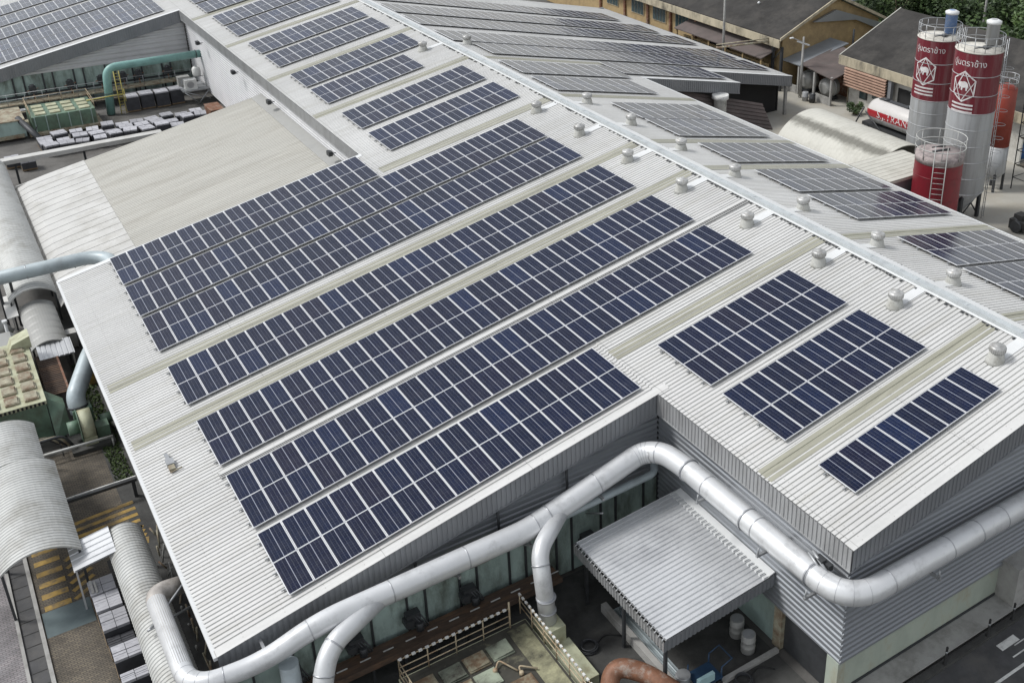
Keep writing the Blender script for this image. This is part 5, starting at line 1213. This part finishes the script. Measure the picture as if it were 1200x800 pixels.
# ---------------------------------------------------------------- sheds beside the silos
def mould_mat():
    m = MT['shed_cream'].copy(); m.name = 'cream_sheet_with_mould_streak'; n = m.node_tree; L = n.links; b = n.nodes['Principled BSDF']
    src = b.inputs['Base Color'].links[0].from_socket
    tc = n.nodes.new('ShaderNodeTexCoord'); sx = n.nodes.new('ShaderNodeSeparateXYZ'); L.new(tc.outputs['Object'], sx.inputs[0])
    w = n.nodes.new('ShaderNodeTexNoise'); w.inputs['Scale'].default_value = 1.6; w.inputs['Detail'].default_value = 9; w.inputs['Roughness'].default_value = .75; L.new(tc.outputs['Object'], w.inputs['Vector'])
    def M_(op, a, v):
        q = n.nodes.new('ShaderNodeMath'); q.operation = op; q.use_clamp = False
        for i, x in enumerate((a, v)):
            if isinstance(x, (int, float)): q.inputs[i].default_value = x
            else: L.new(x, q.inputs[i])
        return q.outputs[0]
    band = M_('SUBTRACT', 1.0, M_('DIVIDE', M_('ABSOLUTE', M_('SUBTRACT', sx.outputs[0], 23.5), 0), 1.5))
    mr = n.nodes.new('ShaderNodeMapRange'); mr.clamp = True; mr.inputs['From Min'].default_value = .92; mr.inputs['From Max'].default_value = 1.25; L.new(M_('ADD', band, M_('MULTIPLY', w.outputs['Fac'], .75)), mr.inputs['Value'])
    mx = n.nodes.new('ShaderNodeMix'); mx.data_type = 'RGBA'; L.new(mr.outputs[0], mx.inputs['Factor']); L.new(src, mx.inputs[6]); mx.inputs[7].default_value = (.17, .165, .14, 1)
    L.new(mx.outputs[2], b.inputs['Base Color']); return m
t = wthing('arched_shed', 'wide cream arched shed with a mouldy streak along its roof', 'shed', (25.4, -25, 0))
mb = MB(); mb.vault(21.6, 28.9, -29.55, -18.8, 2.4, 2.1, .42, .016, 26); mb.build('roof_sheet', mould_mat(), t)
for x in (21.7, 28.65):
    mb = MB(); mb.box(x, x + .15, -29.4, -19, 0, 2.4); mb.build('wall', 'dark', t)
t = wthing('flat_shed', 'small shed with flat cream sheet roof in front of the arched shed', 'shed', (22.1, -31.7, 0))
mb = MB(); mb.corr((19.3, -33.75, 4.28), (1, 0, .0), (0, 1, 0), (0, 0, 1), 5.7, 4.15, pitch=.5, depth=.025, valley=.12); mb.box(19.3, 25.0, -33.75, -29.6, 4.05, 4.24); mb.build('roof_sheet', 'shed_cream', t)
mb = MB(); mb.box(19.45, 24.9, -33.6, -29.7, 0, 4.05); mb.build('wall', 'siding', t)

# ---------------------------------------------------------------- tanker truck
tr = wthing('tanker_truck', 'white and red bulk cement tanker trailer parked behind the arched shed', 'truck', (34.9, -21, 0))
mb = MB()
def ell(y, sx, sz, n=22): return [(34.9 + sx * math.cos(2 * math.pi * q / n), y, 2.35 + sz * math.sin(2 * math.pi * q / n)) for q in range(n)]
secs = [(-17.1, .5), (-17.3, .85), (-17.7, 1.0), (-25.6, 1.0), (-26.1, .8), (-26.3, .4)]
rg = [ell(y, 1.2 * f, 1.15 * f) for y, f in secs]
n = 22; i0 = len(mb.v)
for r_ in rg: mb.v += r_
for k in range(len(rg) - 1):
    for q in range(n):
        l = (q + 1) % n; ang = 2 * math.pi * (q + .5) / n; zz = math.sin(ang)
        m_ = 0 if zz > .32 else (1 if zz > -.40 else 2)
        mb.f.append((i0 + k * n + q, i0 + k * n + l, i0 + (k + 1) * n + l, i0 + (k + 1) * n + q)); mb.m.append(m_); mb.sm.append(True)
mb.f.append(tuple(i0 + q for q in range(n))); mb.f.append(tuple(i0 + (len(rg) - 1) * n + q for q in range(n))); mb.m += [1, 1]; mb.sm += [False, False]
mb.build('tank', ['truck_white', 'truck_red', 'silo_grey'], tr)
me = text_mesh('S.J.TRANSCO', .95)
for v in me.vertices:
    u, w = v.co.x, v.co.y; zz = 2.42 + w * .95; k = min(.99, max(-.99, (zz - 2.35) / 1.165)); v.co = (34.9 - 1.222 * math.sqrt(1 - k * k), -21.4 - u, zz)
me.materials.clear(); me.materials.append(MT['lettering']); o = bpy.data.objects.new('lettering', me); COL.objects.link(o); o.parent = tr; o.matrix_parent_inverse = Matrix.Translation(-tr.location)
mb = MB(); mb.box(34.6, 35.2, -25.6, -17.9, 3.5, 3.54)
for y in (-18.6, -21.2, -23.8): mb.lathe([(.3, 0), (.3, .14), (.22, .18)], (34.9, y, 3.48), 16)
mb.build('top_walkway', 'steel_dark', tr)
mb = MB(); mb.box(34.1, 35.7, -26.4, -16.6, .85, 1.15); mb.tube([(33.8, -17.0, 2.6), (33.6, -15.9, .3)], .07, 6); mb.tube([(33.8, -17.2, 2.3), (33.5, -20.6, .4)], .06, 6); mb.build('chassis', 'steel_dark', tr)
for y in (-25.3, -24.0, -22.7, -17.4):
    for x in (33.8, 35.9):
        mb = MB(); mb.tube([(x - .15, y, .52), (x + .15, y, .52)], .52, 18); w_ = mb.build('wheel', 'rubber', tr)
        mb = MB(); mb.tube([(x - .17, y, .52), (x + .17, y, .52)], .26, 14); wsub(mb, 'rim', 'steel', w_)

# ---------------------------------------------------------------- old buildings beyond the street
def gable(name, label, x0, x1, y0, y1, he, hr, roofm, oh=.7):
    t = wthing(name, label, 'building', ((x0 + x1) / 2, (y0 + y1) / 2, 0))
    xm = (x0 + x1) / 2
    for s_, xa in ((-1, x0), (1, x1)):
        xo = xa + s_ * oh; sl = (hr - he) / abs(xm - xa); zo = he - oh * sl
        mb = MB(); mb.prism([(xo, y0 - oh, zo), (xm, y0 - oh, hr), (xm, y0 - oh, hr + .16), (xo, y0 - oh, zo + .16)], (0, y1 - y0 + 2 * oh, 0)); mb.build('roof', roofm[0 if s_ < 0 else 1], t)
    return t
A = gable('old_warehouse', 'old yellow brick warehouse with long dark brown gable roof across the street', 36.6, 50.6, -2.2, 46, 5.6, 8.7, ('brown_roof', 'bluegrey_roof'))
mb = MB(); mb.box(36.8, 37.0, -2, 46, 0, 5.5); mb.build('wall', 'yellow_brick', A)
mb = MB(); mb.prism([(36.8, -2.2, 0), (50.4, -2.2, 0), (50.4, -2.2, 5.6), (43.6, -2.2, 8.6), (36.8, -2.2, 5.6)], (0, .2, 0)); mb.build('gable_wall', 'yellow_brick', A)
sl = 3.1 / 7.0
mb = MB()
mb.prism([(35.85, -2.98, 5.25), (43.6, -2.98, 8.68), (43.6, -2.98, 9.0), (35.85, -2.98, 5.55)], (0, .12, 0)); mb.prism([(43.6, -2.98, 8.68), (51.35, -2.98, 5.25), (51.35, -2.98, 5.55), (43.6, -2.98, 9.0)], (0, .12, 0)); mb.build('barge_board', 'stain_fascia', A)
mb = MB(); mb.prism([(43.6, -2.7, 7.4), (50.4, -2.7, 5.2), (50.4, -2.7, 4.4), (46.5, -2.7, 6.0), (40.5, -2.7, 6.5)], (0, .3, 0)); mb.build('gable_infill', 'siding', A)
mb = MB(); mb.box(35.72, 35.86, -2.9, 46.7, 4.55, 5.35); mb.build('eave_board', 'stain_fascia', A)
mb = MB(); mb.box(48.5, 51.5, 0, 6, 7.2, 8.8); mb.build('roof_monitor', 'bluegrey_roof', A)
for y in (13.5, 18.0, 22.5, 28):
    mb = MB(); mb.box(36.70, 36.79, y, y + 2.6, 2.6, 4.4); w_ = mb.build('window', 'stain_fascia', A)
    mb = MB()
    for k in range(4): mb.box(36.66, 36.70, y + .1 + k * .63, y + .62 + k * .63, 2.7, 4.3)
    wsub(mb, 'pane', 'glass', w_)
for y in (12.2, 17.0, 21.6, 26.5, 32):
    mb = MB(); mb.box(36.55, 36.79, y - .15, y + .15, 0, 5); mb.build('pilaster', 'rust', A)
mb = MB(); mb.box(36.6, 36.79, 6.2, 9.8, 0, 3.0); mb.build('doorway', 'dark', A)
mb = MB(); mb.prism([(34.6, -1.6, 3.3), (36.8, -1.6, 4.0), (36.8, -1.6, 4.1), (34.6, -1.6, 3.4)], (0, 15, 0)); mb.build('side_roof', 'red_roof', A)
mb = MB()
for k in range(6): mb.box(34.75, 34.9, -1.4 + k * 2.9, -1.25 + k * 2.9, 0, 3.3)
mb.box(35.6, 35.75, -1.5, 13, 0, 2.6); mb.build('side_wall', 'yellow_brick', A)
mb = MB()
for k in range(18): mb.box(35.55, 35.6, -1.2 + k * .78, -.75 + k * .78, 1.0, 2.4)
mb.build('side_window', 'glass', A)
mb = MB(); mb.lathe([(.12, 0), (.12, .35), (.2, .4), (.05, .55)], (39.6, 5.0, 6.75), 10); mb.build('roof_vent', 'cap_white', A)
mb = MB(); mb.prism([(37.6, 16, 6.23), (39.2, 16, 6.94), (39.2, 16, 6.97), (37.6, 16, 6.26)], (0, 1.6, 0)); mb.prism([(38.4, 12.6, 6.58), (39.9, 12.6, 7.25), (39.9, 12.6, 7.28), (38.4, 12.6, 6.61)], (0, 1.2, 0)); mb.build('roof_patch', 'red_roof', A)
S = wthing('mixer_shed', 'open shed with grey lean roofs sheltering round mixers beside the street', 'shed', (39.5, -6, 0))
mb = MB(); mb.prism([(36.9, -4.9, 3.0), (43.5, -4.9, 4.3), (43.5, -4.9, 4.4), (36.9, -4.9, 3.1)], (0, 3.4, 0)); mb.build('roof', 'bluegrey_roof', S)
mb = MB(); mb.prism([(36.9, -9.6, 2.7), (36.9, -5.0, 3.2), (36.9, -5.0, 3.3), (36.9, -9.6, 2.8)], (5.8, .6, .9)); mb.build('roof', 'red_roof', S)
mb = MB()
for x, y in ((37.1, -9.3), (37.1, -6.9), (37.1, -4.6), (37.1, -1.9), (42.4, -9.0)): mb.box(x - .1, x + .1, y - .1, y + .1, 0, 2.9)
mb.build('post', 'concrete', S)
mb = MB(); mb.box(37.0, 37.2, -4.4, -2.0, 0, .8); mb.box(37.0, 37.2, -9.2, -7.2, 0, .8); mb.build('low_wall', 'concrete', S)
mb = MB(); mb.box(40.5, 40.7, -9.4, -1.6, 0, 3.2); mb.build('back_wall', 'rust', S)
for k, (x, y) in enumerate(((38.6, -4.6), (38.6, -7.6))):
    t = thing('mixer_drum', 'grey round mixer drum in the open shed, %s one' % ('left', 'right')[k], 'mixer', (x, y, 0), 0, 'mixers in the shed')
    mb = MB(); mb.tube([(-.9, 0, 1.2), (-.6, 0, 1.25), (.5, 0, 1.3), (.9, 0, 1.3)], [.5, .95, .95, .5], 20); mb.build('drum', 'vault_dark', t)
    mb = MB(); mb.box(-.7, .7, -.5, .5, 0, .35); mb.box(-.6, -.4, -.6, .6, .3, 1.0); mb.build('frame', 'steel_dark', t)
    mb = MB(); mb.ring((0, 0, 0), .97, .05, 22); o = mb.build('gear_ring', 'steel', t); o.rotation_euler = (0, R_(90), 0); o.location = (0, 0, 1.27)
t = thing('oil_drum', 'dark drum standing by the shed post at the road edge', 'drum', (36.4, -7.5, 0)); mb = MB(); mb.lathe([(.3, 0), (.31, .45), (.33, .47), (.31, .5), (.31, .9), (.28, .93)], seg=16); mb.build('drum_body', 'steel_dark', t); mb = MB(); mb.lathe([(.1, .92), (.1, .96)], seg=10); mb.build('cap', 'steel', t)
t = thing('oil_drum', 'pale drum beside the dark drum at the shed post', 'drum', (36.2, -6.7, 0)); mb = MB(); mb.lathe([(.3, 0), (.31, .45), (.33, .47), (.31, .5), (.31, .9), (.28, .93)], seg=16); mb.build('drum_body', 'silo_grey', t); mb = MB(); mb.lathe([(.1, .92), (.1, .96)], seg=10); mb.build('cap', 'steel', t)
B = gable('old_workshop', 'old workshop with dark brown gable roof and brown louvre panel behind the silos', 39.2, 54, -30, -9.2, 4.9, 8.2, ('brown_roof', 'brown_roof'), .6)
mb = MB(); mb.box(39.4, 39.6, -30, -9.4, 0, 4.8); mb.build('wall', 'white_wall', B)
mb = MB(); mb.prism([(39.4, -9.5, 0), (53.8, -9.5, 0), (53.8, -9.5, 4.8), (46.6, -9.5, 8.1), (39.4, -9.5, 4.8)], (0, .2, 0)); mb.build('gable_wall', 'stain_fascia', B)
mb = MB(); mb.box(38.42, 38.58, -30.5, -8.7, 3.95, 4.85); mb.build('eave_board', 'stain_fascia', B)
mb = MB(); mb.prism([(38.5, -8.68, 4.5), (46.6, -8.68, 8.15), (46.6, -8.68, 8.45), (38.5, -8.68, 4.8)], (0, .1, 0)); mb.build('barge_board', 'low_roof', B)
mb = MB(); mb.box(38.6, 39.3, -15.1, -9.6, 2.0, 3.9)
lv = mb.build('louvre_box', 'dark', B)
mb = MB()
for k in range(7): mb.prism([(38.35, -15.1, 2.05 + k * .27), (38.58, -15.1, 2.16 + k * .27), (38.58, -15.1, 2.25 + k * .27), (38.35, -15.1, 2.14 + k * .27)], (0, 5.5, 0))
wsub(mb, 'blade', 'louvre', lv)
mb = MB(); mb.box(39.3, 39.38, -12.0, -11.0, .9, 1.9); w_ = mb.build('window', 'steel_dark', B); mb = MB(); mb.box(39.27, 39.3, -11.9, -11.1, 1.0, 1.8); wsub(mb, 'pane', 'glass', w_)
mb = MB(); mb.box(39.3, 39.38, -14.2, -12.7, 1.3, 1.9); w_ = mb.build('window', 'steel_dark', B); mb = MB(); mb.box(39.27, 39.3, -14.1, -12.8, 1.35, 1.85); wsub(mb, 'pane', 'glass', w_)
mb = MB(); mb.box(39.3, 39.39, -20.6, -15.9, 0, 3.2); mb.build('doorway', 'dark', B)
mb = MB(); mb.box(38.6, 39.0, -15.6, -15.2, 0, 4.0); mb.build('pillar', 'siding', B)
mb = MB()
# poles
def pole(label, x, y, h, arms=True, m='concrete'):
    t = thing('utility_pole', label, 'pole', (x, y, 0), 0, 'poles along the street')
    mb = MB(); mb.tube([(0, 0, 0), (0, 0, h)], [.16, .10], 10); mb.build('pole', m, t)
    if arms:
        mb = MB(); mb.box(-.06, .06, -.9, .9, h - .7, h - .58)
        mb.tube([(0, 0, h - .5), (-1.1, .5, h - .05)], .035, 6); mb.build('crossarm', 'steel', t)
        mb = MB(); mb.box(-1.35, -.95, .38, .58, h - .1, h + .0); mb.build('lamp', 'cap_white', t)
pole('thin tall pale pole in front of the old warehouse wall', 34.3, 4.2, 11, False)
pole('concrete pole with street lamp arm in front of the mixer shed', 36.5, -5.6, 6.2)
pole('dark short pole against the warehouse gable', 44.6, -4.4, 5.6, False, 'steel_dark')
pole('tall grey pole among the trees behind the workshop roof', 62, -7, 12, False)
t = wthing('pipe_bridge', 'rusty steel pipe bridge from the hall roof across the street to the warehouse', 'pipe bridge', (34.5, 0, 0))
mb = MB(); mb.tube([(31.2, 1.5, 4.3), (36.2, -1.6, 5.0)], .12, 8); mb.tube([(31.2, 1.5, 4.6), (36.2, -1.6, 5.3)], .06, 6); mb.build('pipes', 'rust_plate', t)
mb = MB(); mb.box(36.05, 36.3, -1.7, -1.45, 0, 5.3); mb.box(36.05, 36.3, -3.0, -2.75, 0, 4.6); mb.tube([(36.2, -2.9, 4.4), (36.2, -1.6, 3.0)], .05, 6); mb.build('support', 'steel_dark', t)
# odds and ends at the right edge
for k, (x, y, z, lab) in enumerate(((40.2, -28.4, 0, 'blue plastic barrel left of the others by the pale green tank'), (41.0, -28.9, 0, 'blue plastic barrel in front of the others by the pale green tank'), (41.2, -27.6, 0, 'blue plastic barrel right of the others by the pale green tank'))):
    t = thing('blue_barrel', lab, 'barrel', (x, y, z), 0, 'blue barrels'); mb = MB(); mb.lathe([(.42, 0), (.5, .2), (.5, 1.0), (.4, 1.2), (.2, 1.22)], seg=16); mb.build('barrel_body', 'blue_drum', t); mb = MB(); mb.lathe([(.12, 1.2), (.12, 1.28)], seg=10); mb.build('cap', 'cap_white', t)
t = wthing('pale_tank', 'pale green standing tank behind the blue barrels', 'tank', (44.6, -26.5, 0)); mb = MB(); mb.lathe([(1.2, 0), (1.2, 2.6), (.6, 3.0), (.2, 3.05)], (44.6, -26.5, 0), 24); mb.build('shell', 'green_pale', t); mb = MB(); mb.ring((44.6, -26.5, 1.3), 1.21, .04, 28); mb.ring((44.6, -26.5, 2.4), 1.21, .04, 28); mb.build('hoop', 'steel', t)
t = wthing('engine_heap', 'black greasy engine block left on the pale road by the roof corner', 'engine', (28.6, -38.6, 0))
mb = MB(); mb.box(27.9, 29.2, -39.3, -38.0, .15, .9); mb.box(28.1, 28.9, -38.9, -38.2, .9, 1.3); mb.build('block', 'rubber', t)
mb = MB()
for k in range(5): mb.tube([(28 + k * .28, -38.3, 1.0), (28.1 + k * .28, -39.5, .5)], .09, 7)
mb.tube([(27.7, -38.7, .5), (28.0, -38.7, .5)], .45, 16); mb.build('pulley', 'steel_dark', t)
t = wthing('hand_trolley', 'thin white tubular trolley frame on the pale road', 'trolley', (31, -38, 0)); mb = MB(); mb.tube(fillet([(30.6, -38.6, .1), (30.6, -38.6, 1.9), (31.6, -39.2, 1.9), (31.6, -39.2, .1)], .3), .04, 6); mb.tube([(30.6, -38.6, .9), (31.6, -39.2, .9)], .03, 6); mb.build('frame', 'cap_white', t)
mb = MB(); mb.tube([(30.55, -38.6, .15), (30.65, -38.6, .15)], .15, 12); mb.build('wheel', 'rubber', t)

# ---------------------------------------------------------------- trees
def leaf_cloud(mb, blobs, n, size):
    tot = sum(b[3] ** 2 for b in blobs)
    for cx, cy, cz, r in blobs:
        for _ in range(int(n * r * r / tot)):
            while True:
                d = Vector((random.uniform(-1, 1), random.uniform(-1, 1), random.uniform(-1, 1)))
                if .05 < d.length <= 1: break
            d = d.normalized() * (random.random() ** .38)
            p = Vector((cx, cy, cz)) + Vector((d.x * r, d.y * r, d.z * r * .8))
            a = Vector((random.gauss(0, 1), random.gauss(0, 1), random.gauss(0, .6))).normalized(); b = a.orthogonal().normalized(); b = (b + a.cross(b) * random.uniform(-1, 1)).normalized()
            s1 = size * random.uniform(.6, 1.3); s2 = s1 * .55
            mb.face([p - a * s1, p + b * s2, p + a * s1, p - b * s2])
def tree(name, label, x, y, h, r, m, n=4200, size=.22, blobs=16):
    t = thing(name, label, 'tree', (x, y, 0))
    mb = MB(); hb = h * .35
    mb.tube([(0, 0, 0), (.1, .05, hb), (.2, .1, h * .75)], [.28, .2, .07], 8)
    bl = []
    for k in range(blobs):
        a = random.uniform(0, 6.28); rr = r * math.sqrt(random.random()) * .8; z = hb + (h - hb) * random.uniform(.15, .92)
        rr *= 1.15 - abs(z / h - .6); bl.append((rr * math.cos(a), rr * math.sin(a), z, r * random.uniform(.28, .5)))
        if k < 7: mb.tube([(.08, .04, hb * .9), (rr * .5 * math.cos(a), rr * .5 * math.sin(a), hb + (z - hb) * .6), (rr * math.cos(a), rr * math.sin(a), z)], [.12, .07, .03], 6)
    mb.build('trunk', 'bark', t)
    c = MB(); leaf_cloud(c, bl, n, size); c.build('crown', m, t)
    return t
tree('broadleaf_tree', 'bright green tree standing right of the silo tops', 62, -17.5, 9.5, 4.6, 'leaf2', 5200)
tree('broadleaf_tree', 'dark tree just above the workshop roof ridge', 64, -2, 8.5, 4.5, 'leaf', 5000)
tree('broadleaf_tree', 'rounded dark tree between the warehouse gable and the workshop roof', 60, 4, 8.5, 4.6, 'leaf', 5000)
tree('broadleaf_tree', 'dark tree behind the blue silo filter', 68, -8.5, 9, 4.8, 'leaf', 5000)
tree('shrub', 'low green shrub behind the orange red silo', 40.2, -26.4, 3.2, 1.4, 'leaf2', 1200, .13, 8)
tree('shrub', 'small dark bush beside the road in front of the white workshop wall', 37.4, -12.5, 1.2, .8, 'leaf', 700, .1, 6)
c = MB(); bl = []
for k in range(150):
    x = random.uniform(60, 112); y = random.uniform(-25, 42)
    if x < 66 and y > 6 and y < 42: x += 8
    bl.append((x, y, random.uniform(1.2, 6.5) + (x - 60) * .05, random.uniform(2.2, 4.0)))
leaf_cloud(c, bl, 42000, .32)
tag(c.build('wood', 'leaf'), 'dense dark green wood filling the far upper right corner', 'wood', kind='stuff')
mb = MB(); mb.face([(54, -30, -.05), (160, -60, -.05), (160, 90, -.05), (54, 60, -.05)]); struct(mb.build('wood_floor', 'grass'))

for o in bpy.data.objects:
    if 'ws' in o: del o['ws']
